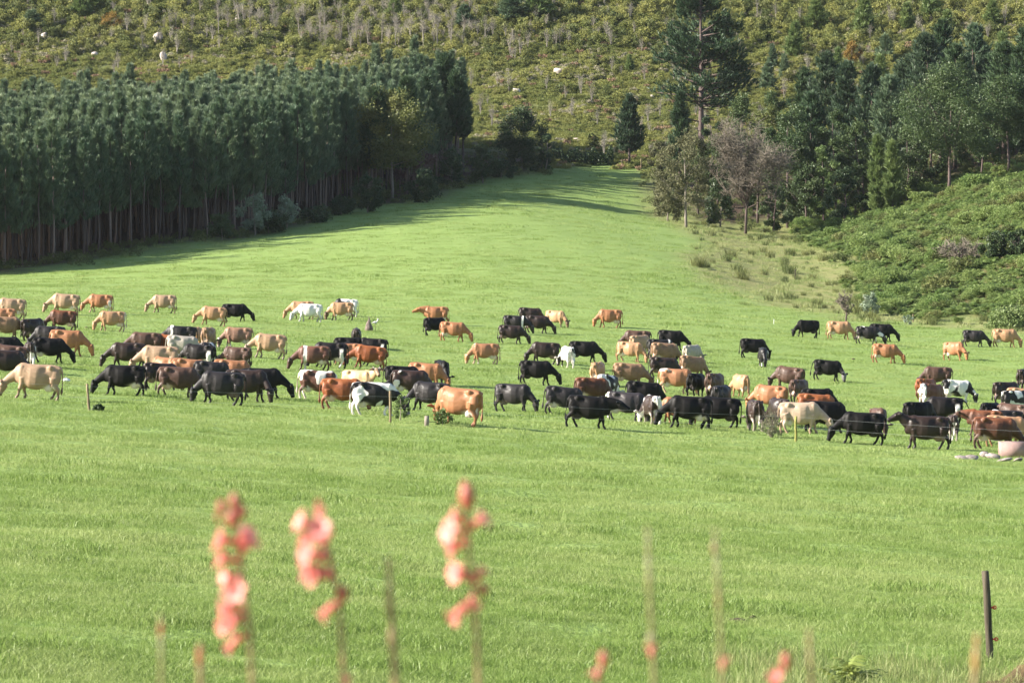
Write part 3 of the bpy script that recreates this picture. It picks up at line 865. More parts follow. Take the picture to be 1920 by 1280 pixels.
# --- the belt of trees on the far bank
conifer(1275, 275, 178, 62, "pine_tree", "small dark pine at the foot of the huge old pine", M_PINED, 301, depth=628, z0=0.05, nb=70)
broad(1287, 420, 238, 138, "wattle_tree", "thin grey-green feathery tree at the gully corner of the pasture", M_GREYLEAF, 304, depth=537, z0=0.15, nl=22, n=3600, leaf=0.26, lobe=(0.2, 0.36))
broad(1252, 405, 330, 80, "shrub", "grey-green bush leaning over the pasture edge at the gully", M_GREYLEAF, 307, depth=548, z0=0.05, nl=12, n=1700, leaf=0.26)
def bare_tree(u, vb, vt, w, label, mat, seed, depth=None, n=16, nm="bare_tree", nsub=26, r0=0.1):
    p, h, mpp = by_px(u, vb, vt, depth); rad = w * mpp / 2
    o = empty(nm, p); tag(o, label, "tree")
    r = np.random.default_rng(seed)
    g = Geo(); g.tube([[0, 0, -0.4], [0.1, 0, h * 0.22], [0.15, 0.05, h * 0.4]], [r0 * 2, r0 * 1.6, r0 * 1.1], 7)
    c = Geo()
    for i in range(n):
        a = r.uniform(0, 2 * math.pi); q = rad * r.uniform(0.2, 1.0); z0 = h * r.uniform(0.15, 0.38)
        e = np.array([q * math.cos(a), q * math.sin(a), h * (1.0 - 0.35 * (q / rad) ** 2) * r.uniform(0.78, 1.0)])
        s = np.array([0.12, 0.02, z0]); m = s * 0.5 + e * 0.5 + r.normal(size=3) * 0.1 * rad + [0, 0, -0.04 * h]
        g.tube([s, m, e], [r0 * 0.6, r0 * 0.4, r0 * 0.12], 5)
        for j in range(nsub):
            t = r.uniform(0.25, 1.0); b = m + (e - m) * t if r.random() < 0.7 else s + (m - s) * (0.4 + 0.6 * t)
            d = r.normal(size=3); d[2] = d[2] * 0.7 + 0.35; d *= rad * r.uniform(0.12, 0.34) / np.linalg.norm(d)
            c.tube([b, b + d * 0.6 + r.normal(size=3) * 0.05, b + d], [0.036, 0.026, 0.012], 3, r.random(), cap=False)
            for _ in range(2):
                d2 = r.normal(size=3); d2[2] += 0.3; d2 *= rad * 0.12 / np.linalg.norm(d2)
                c.tube([b + d * 0.6, b + d * 0.6 + d2], [0.022, 0.010], 3, r.random(), cap=False)
    link("trunk", g.build("trunk", True), M_BARK, o); link("crown", c.build("crown"), mat, o)
    return o
bare_tree(1398, 428, 218, 190, "wide leafless grey tree leaning over the end of the gully", M_DEADGREY, 311, depth=543, n=34, nsub=64)
broad(1350, 425, 330, 70, "shrub", "dark green bush below the leafless grey tree", M_DARKLEAF, 314, depth=550, z0=0.02, nl=9, n=1300, leaf=0.3)
belt = [
 ("broad", 1478, 412, 190, 120, 560, M_WATTLE, "wattle_tree", "dark leafy wattle right behind the leafless grey tree", 0.08, 3400),
 ("broad", 1440, 400, 188, 84, 572, M_OLIVE, "wattle_tree", "yellow-topped wattle showing above the leafless grey tree", 0.3, 2400),
 ("broad", 1390, 330, 165, 96, 600, M_WATTLE, "wattle_tree", "dark rounded wattle beneath the limbs of the huge old pine", 0.1, 2600),
 ("broad", 1335, 300, 205, 70, 606, M_DARKLEAF, "bushy_tree", "small dark tree hiding the base of the huge old pine", 0.05, 1600),
 ("con", 1548, 345, 106, 92, 590, M_PINEB, "pine_tree", "bluish pine with a broad pointed top above the tree belt", 0.12, 95),
 ("con", 1588, 348, 122, 66, 584, M_PINEB, "pine_tree", "narrower bluish pine leaning beside the broad pointed one", 0.12, 80),
 ("con", 1632, 345, 128, 74, 578, M_PINEB, "pine_tree", "pale bluish pine in the middle of the tree belt", 0.14, 80),
 ("con", 1520, 350, 180, 64, 575, M_PINED, "pine_tree", "dark pine behind the wattle next to the grey tree", 0.1, 70),
 ("con", 1668, 335, 150, 70, 566, M_PINE, "pine_tree", "green pine with visible dead lower stem in the tree belt", 0.25, 75),
 ("con", 1735, 320, 70, 92, 592, M_PINEB, "pine_tree", "tall pine reaching highest above the big feathery wattle", 0.15, 95),
 ("con", 1790, 310, 92, 84, 588, M_PINED, "pine_tree", "dark pine directly behind the big feathery wattle", 0.15, 85),
 ("con", 1826, 300, 52, 80, 600, M_PINE, "pine_tree", "tall green pine on the upper slope behind the tree belt", 0.12, 85),
 ("con", 1880, 300, 88, 86, 584, M_PINED, "pine_tree", "broad dark pine nearest the edge of the picture on the slope", 0.15, 85),
 ("con", 1925, 295, 60, 90, 580, M_PINED, "pine_tree", "dark pine cut off by the picture edge above the bracken bank", 0.15, 85),
 ("broad", 1778, 342, 128, 190, 548, M_WATTLE, "wattle_tree", "big feathery wattle with a pale forked trunk above the bracken", 0.3, 5600),
 ("broad", 1890, 328, 140, 130, 556, M_WATTLE, "wattle_tree", "feathery dark wattle at the picture edge above the bracken", 0.32, 3800),
 ("broad", 1700, 338, 232, 96, 556, M_DARKLEAF, "bushy_tree", "low dark tree at the foot of the big feathery wattle", 0.06, 2200),
 ("broad", 1840, 332, 215, 90, 560, M_WATTLE, "wattle_tree", "low wattle between the two feathery wattles", 0.2, 2200),
 ("broad", 1605, 350, 215, 92, 560, M_WATTLE, "wattle_tree", "rounded wattle in front of the bluish pines", 0.08, 2400),
 ("broad", 1545, 370, 262, 70, 556, M_LIGHTLEAF, "wattle_tree", "pale green young tree below the bluish pines", 0.06, 1800),
 ("con", 1645, 350, 262, 28, 552, M_LIGHTLEAF, "pine_tree", "light green sapling below the pale bluish pine", 0.05, 50),
 ("con", 1672, 345, 272, 24, 550, M_LIGHTLEAF, "pine_tree", "slim light green sapling beside the larger pale sapling", 0.05, 45),
 ("broad", 1512, 415, 300, 84, 556, M_DARKLEAF, "shrub", "dark thicket below the wattle where the bracken bank begins", 0.02, 1900),
 ("broad", 1580, 372, 310, 76, 548, M_DARKLEAF, "shrub", "dark shrub at the upper end of the bracken bank", 0.02, 1600),
 ("broad", 1450, 428, 345, 70, 549, M_DARKLEAF, "shrub", "dark shrub in the shade where the gully ends", 0.02, 1500),
 ("broad", 1620, 352, 305, 60, 556, M_DARKLEAF, "shrub", "small dark shrub below the rounded wattle", 0.02, 1100),

 ("broad", 1420, 400, 225, 90, 566, M_WATTLE, "wattle_tree", "dark wattle filling the gap behind the leafless grey tree", 0.05, 2400),
 ("broad", 1500, 385, 245, 84, 560, M_DARKLEAF, "bushy_tree", "dark leafy tree to the right of the yellow-topped wattle", 0.05, 2200),
 ("broad", 1570, 360, 190, 90, 572, M_WATTLE, "wattle_tree", "mid-green wattle standing between the two bluish pines", 0.05, 2600),
 ("broad", 1655, 345, 195, 90, 570, M_WATTLE, "wattle_tree", "mid-green wattle in front of the pale bluish pine", 0.05, 2600),
 ("broad", 1705, 330, 170, 96, 584, M_WATTLE, "wattle_tree", "dense dark wattle behind the low dark tree", 0.05, 2600),
 ("con", 1700, 320, 112, 84, 596, M_PINEB, "pine_tree", "bluish pine left of the highest pine", 0.1, 85),
 ("con", 1765, 315, 45, 80, 604, M_PINED, "pine_tree", "dark pine rising behind the highest pine", 0.1, 85),
 ("con", 1855, 305, 110, 84, 590, M_PINEB, "pine_tree", "bluish pine between the dark pines at the picture's edge", 0.1, 85),
 ("con", 1905, 300, 150, 90, 574, M_PINED, "pine_tree", "dark low pine behind the feathery wattle at the picture edge", 0.1, 80),
 ("broad", 1835, 320, 160, 110, 574, M_WATTLE, "wattle_tree", "broad dark wattle directly behind the low wattle", 0.1, 3000),
 ("broad", 1745, 325, 180, 90, 572, M_DARKLEAF, "bushy_tree", "very dark tree in the shade of the big feathery wattle", 0.05, 2400),
 ("con", 1510, 350, 135, 66, 596, M_PINED, "pine_tree", "dark pine on the uphill side of the broad pointed pine", 0.08, 75),
 ("broad", 1450, 350, 160, 80, 606, M_WATTLE, "wattle_tree", "olive-dark wattle uphill of the yellow-topped one", 0.08, 2200),
 ("broad", 1345, 360, 250, 80, 586, M_DARKLEAF, "bushy_tree", "dark tree below the bare trunk of the huge pine", 0.05, 2200),
 ("broad", 1240, 330, 262, 56, 610, M_GREYLEAF, "wattle_tree", "grey-green bush tree by the pasture's upper corner", 0.05, 1500),
 ("broad", 1310, 395, 270, 90, 568, M_WATTLE, "wattle_tree", "dark wattle behind the thin feathery grey-green tree", 0.05, 2400),
]
for i, (ty, u, vb, vt, w, d, m, nm, lab, z0, n) in enumerate(belt):
    if ty == "broad": broad(u, vb, vt, w * 1.15, nm, lab, m, 400 + 5 * i, depth=d, z0=z0, nl=max(10, n // 170), n=int(n * 1.25), leaf=0.29, lobe=(0.2, 0.42), mt=M_BARK)
    else: conifer(u, vb, vt, w * 1.5, nm, lab, m, 400 + 5 * i, depth=d, z0=z0, nb=n, mt=M_BARK, power=0.5, low=0.75, droop=-0.15)
bare_tree(1722, 352, 308, 52, "small leafless grey bush under the big feathery wattle", M_DEADGREY, 351, n=10, nm="bare_bush", nsub=16, r0=0.05)
bare_tree(1540, 372, 336, 30, "purplish leafless bush at the top of the bracken bank", M_PURPLE, 353, n=10, nm="bare_bush", nsub=16, r0=0.05)
bare_tree(1800, 496, 448, 110, "wide grey leafless bush in the middle of the bracken bank", M_DEADGREY, 355, n=14, nm="bare_bush", nsub=22, r0=0.06)
bare_tree(1585, 604, 542, 46, "pale dead bush at the pasture's gully corner", M_DEADGREY, 357, n=14, nm="bare_bush", nsub=18, r0=0.045)
broad(1866, 490, 432, 66, "shrub", "dark leafy bush standing in the bracken beside the grey leafless bush", M_DARKLEAF, 361, z0=0.02, nl=10, n=1800, leaf=0.26)
broad(1910, 482, 426, 56, "shrub", "second dark leafy bush in the bracken, at the picture edge", M_DARKLEAF, 364, z0=0.02, nl=9, n=1500, leaf=0.26)
broad(1634, 590, 552, 50, "shrub", "silvery pale-leaved bush where the bracken meets the gully", M_SILVER, 367, z0=0.1, nl=8, n=600, leaf=0.2)
broad(1698, 608, 590, 28, "shrub", "small pale green bush by the pasture below the bracken", M_SILVER, 370, z0=0.02, nl=6, n=300, leaf=0.16)
broad(1895, 616, 578, 100, "shrub", "broad green bush at the foot of the bracken bank", M_LIGHTLEAF, 373, z0=0.02, nl=12, n=1500, leaf=0.22)
broad(1600, 122, 78, 46, "shrub", "orange-flowering bush up on the hillside", M_ORANGE, 376, z0=0.1, nl=9, n=900, leaf=0.24)
broad(205, 62, 24, 60, "shrub", "rusty brown bush on the hillside above the plantation", M_ORANGE, 379, z0=0.05, nl=9, n=800, leaf=0.24)
# --- single saplings and dead stems standing out of the hillside scrub
DEADM = [twig_mesh(500 + i, 5, 0.5, 4.6, 0.05, 5, 12) for i in range(3)]
for i, (u, vb, hpx) in enumerate([(410, 72, 62), (448, 60, 54), (215, 62, 30), (470, 66, 48), (640, 82, 60), (668, 90, 66), (690, 88, 52), (716, 86, 58), (742, 95, 66), (770, 84, 60), (794, 92, 64), (820, 84, 56),
                                  (846, 90, 62), (870, 80, 50), (600, 74, 52), (560, 64, 46), (520, 60, 44), (910, 78, 44), (1455, 50, 46), (1668, 62, 50), (1500, 60, 40), (1112, 70, 36), (330, 60, 40), (1420, 40, 44)]):
    p = at(u, vb); s = hpx * p.y / F / 4.6
    o = link("dead_sapling", DEADM[i % 3], M_TWIG, None, p); o.scale = (s, s, s); o.rotation_euler = (0, 0, random.uniform(0, 6.28))
    tag(o, "thin pale leafless sapling standing in the hillside scrub", "sapling", "bare saplings on the hillside")
SAPT = trunk_mesh(520, 3.6, 0.06, 0.02, 0.08)
SAPC = [pine_crown(530 + i, 0.2, 4.0, 1.15, 60, 8, 9, 0.55, 0.11, 0.8, 0.0, 0.9, shell=0.2) for i in range(3)]
for i, (u, vb, hpx, w) in enumerate([(1490, 110, 60, 1.0), (1470, 150, 44, 0.8), (1530, 60, 54, 1.2), (1620, 70, 64, 1.1), (1660, 120, 50, 1.1), (1700, 60, 50, 1.0), (1745, 40, 60, 1.1), (1448, 130, 40, 0.8), (1860, 55, 46, 1.2), (1005, 40, 60, 1.7), (960, 45, 50, 1.8),
                                     (1880, 130, 60, 1.0), (1775, 70, 46, 1.2), (870, 55, 40, 1.3), (150, 40, 40, 1.6), (170, 22, 34, 1.7), (60, 55, 34, 1.8), (740, 40, 40, 1.4), (1570, 140, 44, 0.9), (1345, 118, 40, 1.0), (1180, 135, 30, 0.9), (1650, 170, 60, 1.0), (1440, 175, 50, 1.0)]):
    p = at(u, vb); s = hpx * p.y / F / 4.0
    o = empty("young_pine", p, random.uniform(0, 6.28)); o.scale = (s * w * 1.35, s * w * 1.35, s)
    link("trunk", SAPT, M_BARK, o); link("crown", SAPC[i % 3], M_PINE if i % 2 else M_LIGHTLEAF, o)
    tag(o, "young bushy pine self-sown in the hillside scrub", "tree", "young pines on the hillside")
# ------------------------------------------------------------------ cattle
def ell_loft(g, st, n=24, pw=2.7):
    """torso from stations (x, z centre, half height, half width); cross-sections are rounded boxes"""
    V = []
    th = np.arange(n) * 2 * math.pi / n
    c, s = np.cos(th), np.sin(th)
    for x, zc, hz, hy in st:
        # the back is narrower and flatter than the belly
        w = np.sign(c) * np.abs(c) ** (2 / pw); h = np.sign(s) * np.abs(s) ** (2 / pw)
        top = np.clip(s, 0, 1)
        V.append(np.stack([np.full(n, x), w * hy * (1 - 0.22 * top ** 2), zc + h * hz], 1))
    m = len(st); V = np.concatenate(V)
    Q = [(i * n + j, i * n + (j + 1) % n, (i + 1) * n + (j + 1) % n, (i + 1) * n + j) for i in range(m - 1) for j in range(n)]
    k = len(V); V = np.concatenate([V, [[st[0][0] - 0.02, 0, st[0][1]], [st[-1][0] + 0.02, 0, st[-1][1]]]])
    T = [(k, (j + 1) % n, j) for j in range(n)] + [(k + 1, (m - 1) * n + j, (m - 1) * n + (j + 1) % n) for j in range(n)]
    g.add(V, Q, T)

TORSO = [(-0.82, 1.12, 0.11, 0.09), (-0.77, 1.05, 0.23, 0.185), (-0.63, 0.99, 0.315, 0.235), (-0.45, 0.95, 0.365, 0.255), (-0.22, 0.885, 0.42, 0.30),
         (0.02, 0.855, 0.445, 0.35), (0.24, 0.865, 0.435, 0.335), (0.42, 0.895, 0.405, 0.28), (0.58, 0.93, 0.37, 0.23), (0.70, 0.94, 0.31, 0.19), (0.80, 0.93, 0.22, 0.13)]

def cow_mesh(name, pose, legs, tail=(0.0, 0.0), horns=False, turn=0.0):
    g = Geo(); samples = []          # (point, radius, zone)  zones: 0 coat, 1 dark points, 2 udder / pale, 3 hoof, 4 muzzle
    def tube(pts, rad, zone, n=10, ell=1.0):
        g.tube(pts, rad, n, ell=ell)
        pts = np.array(pts, float); rad = np.broadcast_to(np.array(rad, float), (len(pts),))
        for i in range(len(pts) - 1):
            for t in (0, 0.25, 0.5, 0.75, 1.0):
                samples.append((pts[i] + (pts[i+1] - pts[i]) * t, rad[i] + (rad[i+1] - rad[i]) * t, zone))
    def ell(c, r, zone, R=None):
        g.ellipsoid(c, r, 14, 10, R=R); samples.append((np.array(c, float), float(np.mean(r)), zone))
    ell_loft(g, TORSO)
    for x, zc, hz, hy in TORSO: samples.append((np.array([x, 0, zc]), max(hz, hy) * 0.95, 0))
    for s in (-1, 1):
        ell((-0.46, 0.205 * s, 1.20), (0.13, 0.065, 0.095), 0)      # hook bones
        ell((-0.79, 0.10 * s, 1.18), (0.06, 0.045, 0.06), 0)         # pin bones
        ell((0.55, 0.17 * s, 0.98), (0.15, 0.08, 0.27), 0)           # shoulder blade
        ell((-0.63, 0.165 * s, 0.87), (0.195, 0.105, 0.30), 0)         # thigh
    ell((0.50, 0, 1.27), (0.16, 0.075, 0.06), 0)
    ell((-0.70, 0, 1.235), (0.14, 0.05, 0.05), 0)
    ell((0.74, 0, 0.78), (0.13, 0.085, 0.17), 0)                     # brisket
    # legs: offsets of each foot along the body
    for k, (fx, s) in enumerate(((0.55, -1), (0.55, 1), (-0.64, -1), (-0.64, 1))):
        dx = legs[k]
        if k < 2:
            tube([(fx - 0.03, 0.15 * s, 0.82), (fx - 0.04 + dx * 0.1, 0.155 * s, 0.63)], [0.13, 0.10], 0)
            tube([(fx - 0.04 + dx * 0.1, 0.155 * s, 0.63), (fx + 0.0 + dx * 0.55, 0.145 * s, 0.37)], [0.10, 0.066], 0)
            tube([(fx + dx * 0.55, 0.145 * s, 0.37), (fx - 0.015 + dx * 0.9, 0.14 * s, 0.13)], [0.056, 0.042], 1)
            tube([(fx - 0.015 + dx * 0.9, 0.14 * s, 0.13), (fx + 0.03 + dx, 0.14 * s, 0.05)], [0.047, 0.05], 1)
            tube([(fx + 0.03 + dx, 0.14 * s, 0.06), (fx + 0.045 + dx, 0.14 * s, -0.03)], [0.052, 0.06], 3)
        else:
            tube([(fx + 0.06, 0.16 * s, 0.86), (fx + 0.10 + dx * 0.15, 0.17 * s, 0.66)], [0.175, 0.14], 0)
            tube([(fx + 0.09 + dx * 0.15, 0.17 * s, 0.66), (fx - 0.07 + dx * 0.55, 0.15 * s, 0.44)], [0.135, 0.072], 0)
            tube([(fx - 0.07 + dx * 0.55, 0.15 * s, 0.44), (fx - 0.03 + dx * 0.9, 0.145 * s, 0.14)], [0.062, 0.045], 1)
            tube([(fx - 0.03 + dx * 0.9, 0.145 * s, 0.14), (fx + 0.02 + dx, 0.145 * s, 0.05)], [0.05, 0.052], 1)
            tube([(fx + 0.02 + dx, 0.145 * s, 0.06), (fx + 0.035 + dx, 0.145 * s, -0.03)], [0.054, 0.062], 3)
    # udder
    ell((-0.44, 0, 0.575), (0.22, 0.18, 0.22), 2)
    ell((-0.58, 0, 0.62), (0.12, 0.13, 0.17), 2)
    for sx in (-0.36, -0.50):
        for s in (-1, 1): tube([(sx, 0.075 * s, 0.46), (sx, 0.085 * s, 0.365)], [0.03, 0.022], 2, 6)
    # tail
    tx, ty = tail
    tube([(-0.78, 0, 1.22), (-0.87 - 0.2 * tx, ty * 0.2, 1.10), (-0.89 - 0.55 * tx, ty * 0.7, 0.80), (-0.885 - 0.8 * tx, ty, 0.55)], [0.045, 0.032, 0.024, 0.024], 0, 8)
    tube([(-0.885 - 0.8 * tx, ty, 0.56), (-0.875 - 0.95 * tx, ty * 1.1, 0.40), (-0.87 - 1.0 * tx, ty * 1.15, 0.24)], [0.03, 0.052, 0.02], 1, 8)
    # neck and head
    if pose == "graze":
        ca, sa = math.cos(turn), math.sin(turn)
        def T(x, z, y=0.0):
            r = x - 0.62
            return np.array([0.62 + r * ca - y * sa, r * sa + y * ca, z])
        neck = [np.array([0.48, 0, 1.02]), T(0.76, 0.93), T(0.98, 0.77), T(1.14, 0.62)]
        poll = T(1.20, 0.615); muz = T(1.31, 0.06)
    elif pose == "graze_steep":
        ca, sa = math.cos(turn), math.sin(turn)
        def T(x, z, y=0.0):
            r = x - 0.62
            return np.array([0.62 + r * ca - y * sa, r * sa + y * ca, z])
        neck = [np.array([0.48, 0, 1.01]), T(0.74, 0.89), T(0.92, 0.72), T(1.03, 0.59)]
        poll = T(1.09, 0.58); muz = T(1.12, 0.03)
    elif pose == "level":
        neck = [np.array([0.52, 0, 1.08]), np.array([0.82, 0, 1.10]), np.array([1.05, turn * 0.05, 1.10]), np.array([1.16, turn * 0.1, 1.10])]
        poll = np.array([1.17, turn * 0.1, 1.12]); muz = poll + np.array([0.46 * math.cos(turn), 0.46 * math.sin(turn), -0.20])
    else:   # up
        neck = [np.array([0.50, 0, 1.02]), np.array([0.78, 0, 1.09]), np.array([0.96, turn * 0.05, 1.19]), np.array([1.05, turn * 0.08, 1.27])]
        poll = np.array([1.07, turn * 0.08, 1.33]); muz = poll + np.array([0.44 * math.cos(turn), 0.44 * math.sin(turn), -0.24])
    nk = np.array(neck); nc = []
    for i in range(len(nk) - 1):
        for t in np.linspace(0, 1, 4, endpoint=(i == len(nk) - 2)): nc.append(nk[i] + (nk[i+1] - nk[i]) * t)
    q = np.linspace(0, 1, len(nc))
    # the neck is deep and narrow: overlapping flattened discs along its line
    for c0, f in zip(nc, q):
        hz = (0.30 - 0.165 * f ** 0.8) * (1.0 if pose.startswith('graze') else 1.12 + 0.12 * f); hy = 0.17 - 0.07 * f
        ell(c0 - np.array([0, 0, 0.05 * (1 - f)]), (0.16 - 0.05 * f, hy, hz), 0)
        samples[-1] = (samples[-1][0], 0.6 * hz, 0)
    # deepen the neck below its line
    ax = muz - poll; ln = np.linalg.norm(ax); ax = ax / ln
    side = np.cross(ax, [0, 0, 1.0]); side /= np.linalg.norm(side) + 1e-9
    up = np.cross(side, ax)
    P = lambda t, a=0.0, b=0.0: poll + ax * ln * t + side * a + up * b
    tube([P(-0.06), P(0.22), P(0.42)], [0.12, 0.14, 0.122], 5, 12)
    tube([P(0.42), P(0.72), P(0.9)], [0.122, 0.094, 0.094], 5, 12)
    tube([P(0.86), P(1.02)], [0.096, 0.08], 4, 12)
    tube([P(0.16, 0, -0.10), P(0.5, 0, -0.075), P(0.9, 0, -0.03)], [0.095, 0.072, 0.055], 5, 8)
    for s in (-1, 1):
        ell(P(0.27, 0.11 * s, 0.05), (0.04, 0.04, 0.04), 5)      # brow and eye
        e0 = P(0.06, 0.09 * s, 0.02); e1 = P(-0.04, 0.21 * s, 0.05); e2 = P(-0.02, 0.37 * s, 0.03)
        tube([e0, e1, e2], [0.034, 0.072, 0.026], 1, 8)
        if horns:
            tube([P(0.0, 0.06 * s, 0.07), P(-0.10, 0.15 * s, 0.10), P(-0.28, 0.17 * s, 0.10)], [0.032, 0.026, 0.012], 2, 7)
    me0 = g.build(name + "_raw")
    o = bpy.data.objects.new("tmp", me0); COL.objects.link(o)
    md = o.modifiers.new("r", 'REMESH'); md.mode = 'VOXEL'; md.voxel_size = 0.019
    sm = o.modifiers.new("s", 'SMOOTH'); sm.factor = 0.5; sm.iterations = 4
    dc = o.modifiers.new("d", 'DECIMATE'); dc.ratio = 0.32
    dg = bpy.context.evaluated_depsgraph_get(); dg.update()
    me = bpy.data.meshes.new_from_object(o.evaluated_get(dg))
    bpy.data.objects.remove(o); bpy.data.meshes.remove(me0)
    me.name = name
    n = len(me.vertices); co = np.empty(n * 3, np.float32); me.vertices.foreach_get("co", co); co = co.reshape(-1, 3)
    # the hollows of a lean dairy cow: the flank before the hip, the groove behind the shoulder, the crease before the thigh
    def hollow(x, z, sx, sz, k):
        w = np.exp(-((co[:, 0] - x) / sx) ** 2 - ((co[:, 2] - z) / sz) ** 2) * (np.abs(co[:, 1]) > 0.03)
        co[:, 1] *= 1 - k * w
    hollow(-0.27, 1.14, 0.13, 0.11, 0.30); hollow(0.36, 0.95, 0.055, 0.28, 0.13); hollow(-0.40, 0.80, 0.06, 0.20, 0.12); hollow(-0.62, 1.20, 0.10, 0.07, 0.22); hollow(0.70, 1.08, 0.08, 0.16, 0.14)
    for xr in (0.26, 0.16, 0.06, -0.04, -0.14): hollow(xr, 1.02, 0.022, 0.20, 0.014)
    me.vertices.foreach_set("co", co.ravel()); me.update()
    ss = np.clip((co[:, 2] - 0.08) / 0.36, 0, 1); ss = ss * ss * (3 - 2 * ss)
    co[:, 2] -= 0.085 * ss
    samples = [(p_ - np.array([0, 0, 0.085 * (lambda t: t * t * (3 - 2 * t))(min(1, max(0, (p_[2] - 0.08) / 0.36)))]), r_, z_) for p_, r_, z_ in samples]
    me.vertices.foreach_set("co", co.ravel()); me.update()
    SP = np.array([s[0] for s in samples]); SR = np.array([s[1] for s in samples]); SZ = np.array([s[2] for s in samples])
    D = np.linalg.norm(co[:, None, :] - SP[None], axis=2) - SR[None]
    z = SZ[np.argmin(D, axis=1)]
    pale = (z == 2) | ((z == 0) & (co[:, 2] < 0.48) & (np.abs(co[:, 0] + 0.45) < 0.22))
    c = np.zeros((n, 4), np.float32)
    c[:, 0] = (z == 1) * 1.0 + (z == 3) * 1.0 + (z == 4) * 1.0
    c[:, 1] = pale * 1.0
    c[:, 2] = (z == 5) * 1.0
    c[:, 3] = 1.0
    # soften the borders between zones over the mesh edges
    ne = len(me.edges); ed = np.empty(ne * 2, np.int32); me.edges.foreach_get("vertices", ed); ed = ed.reshape(-1, 2)
    for _ in range(3):
        acc = c.copy(); cnt = np.ones(n)
        np.add.at(acc, ed[:, 0], c[ed[:, 1]]); np.add.at(acc, ed[:, 1], c[ed[:, 0]])
        np.add.at(cnt, ed[:, 0], 1); np.add.at(cnt, ed[:, 1], 1)
        c = (acc / cnt[:, None]).astype(np.float32)
    a = me.attributes.new("zones", 'FLOAT_COLOR', 'POINT'); a.data.foreach_set("color", c.ravel())
    me.polygons.foreach_set("use_smooth", np.ones(len(me.polygons), bool))
    me.materials.append(None)
    return me

POSES = {
 "A": cow_mesh("cow", "graze", (-0.16, 0.10, 0.10, -0.14), (0.02, 0.03), turn=0.0),
 "B": cow_mesh("cow", "graze", (0.16, -0.12, -0.16, 0.14), (0.05, -0.06), turn=0.22),
 "C": cow_mesh("cow", "graze", (0.05, -0.06, 0.05, -0.18), (0.0, 0.05), turn=-0.28),
 "D": cow_mesh("cow", "graze_steep", (0.08, -0.16, -0.12, 0.12), (0.03, 0.0), turn=0.05),
 "E": cow_mesh("cow", "graze_steep", (-0.1, 0.08, 0.12, -0.1), (0.12, 0.10), turn=-0.6),
 "F": cow_mesh("cow", "graze_steep", (-0.05, 0.12, -0.14, 0.10), (0.02, -0.04), turn=0.6),
 "L": cow_mesh("cow", "level", (0.18, -0.18, -0.2, 0.2), (0.03, 0.02), turn=0.15),
 "U": cow_mesh("cow", "up", (0.08, -0.10, -0.2, 0.16), (0.02, 0.02), turn=0.05),
 "W": cow_mesh("cow", "level", (0.12, -0.12, -0.2, 0.18), (0.02, 0.02), turn=-0.25),
 "H": cow_mesh("cow", "up", (0.02, -0.05, -0.05, 0.05), (0.02, 0.0), horns=True, turn=-0.75),
 "T": cow_mesh("cow", "graze", (0.1, -0.1, -0.05, 0.15), (0.42, 0.1), turn=0.1),
}

def coat(name, base, point, pale, alt=None, thr=0.5, face=None, scale=1.5, belt=None, rough=0.5, pstr=0.7, vary=0.25, spec=0.3, legs=None, top=None):
    m, nt, N, L, P, O = new_mat(name)
    tc = N.new("ShaderNodeTexCoord"); oi = N.new("ShaderNodeObjectInfo")
    cx = N.new("ShaderNodeCombineXYZ")
    for i, k in enumerate((31.0, 17.0, 53.0)): L.new(mth(nt, 'MULTIPLY', oi.outputs["Random"], k), cx.inputs[i])
    va = N.new("ShaderNodeVectorMath"); va.operation = 'ADD'; L.new(tc.outputs["Object"], va.inputs[0]); L.new(cx.outputs[0], va.inputs[1])
    z = N.new("ShaderNodeAttribute"); z.attribute_name = "zones"
    sp = N.new("ShaderNodeSeparateColor"); L.new(z.outputs["Color"], sp.inputs[0])
    so = N.new("ShaderNodeSeparateXYZ"); L.new(tc.outputs["Object"], so.inputs[0])
    hair = noise(nt, va.outputs[0], 5.0, 5.0, 0.65)
    b2 = tuple(min(1, x * (1 + vary)) for x in base); b1 = tuple(x * (1 - vary) for x in base)
    col = mixc(nt, ramp(nt, hair, 0.3, 0.7), b1, b2)
    # the coat blends to a paler or redder tone towards the back
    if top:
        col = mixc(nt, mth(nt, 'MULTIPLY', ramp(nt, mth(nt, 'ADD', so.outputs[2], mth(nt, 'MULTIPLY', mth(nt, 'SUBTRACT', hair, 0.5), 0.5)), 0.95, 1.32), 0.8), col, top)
    col = mixc(nt, mth(nt, 'MULTIPLY', sp.outputs[2], pstr * 0.8), col, face or point)
    col = mixc(nt, mth(nt, 'MULTIPLY', sp.outputs[0], pstr), col, legs or point)
    if belt is not None:
        w = mth(nt, 'ABSOLUTE', mth(nt, 'SUBTRACT', mth(nt, 'ADD', so.outputs[0], mth(nt, 'MULTIPLY', mth(nt, 'SUBTRACT', noise(nt, va.outputs[0], 3.0, 2.0), 0.5), 0.18)), belt[0]))
        bf = ramp(nt, w, belt[1] + 0.02, belt[1] - 0.02)
        if len(belt) > 2: bf = mth(nt, 'MULTIPLY', bf, ramp(nt, so.outputs[2], belt[2] + 0.05, belt[2] - 0.05))
        col = mixc(nt, bf, col, alt)
    elif alt is not None:
        pn = noise(nt, va.outputs[0], scale, 1.2, 0.45)
        col = mixc(nt, ramp(nt, pn, thr - 0.012, thr + 0.012), col, alt)
    col = mixc(nt, sp.outputs[1], col, pale)
    L.new(col, P.inputs["Base Color"])
    P.inputs["Roughness"].default_value = rough
    P.inputs["Specular IOR Level"].default_value = spec
    bp = N.new("ShaderNodeBump"); bp.inputs["Strength"].default_value = 0.35; bp.inputs["Distance"].default_value = 0.02
    L.new(noise(nt, va.outputs[0], 9.0, 4.0), bp.inputs["Height"]); L.new(bp.outputs[0], P.inputs["Normal"])
    return m

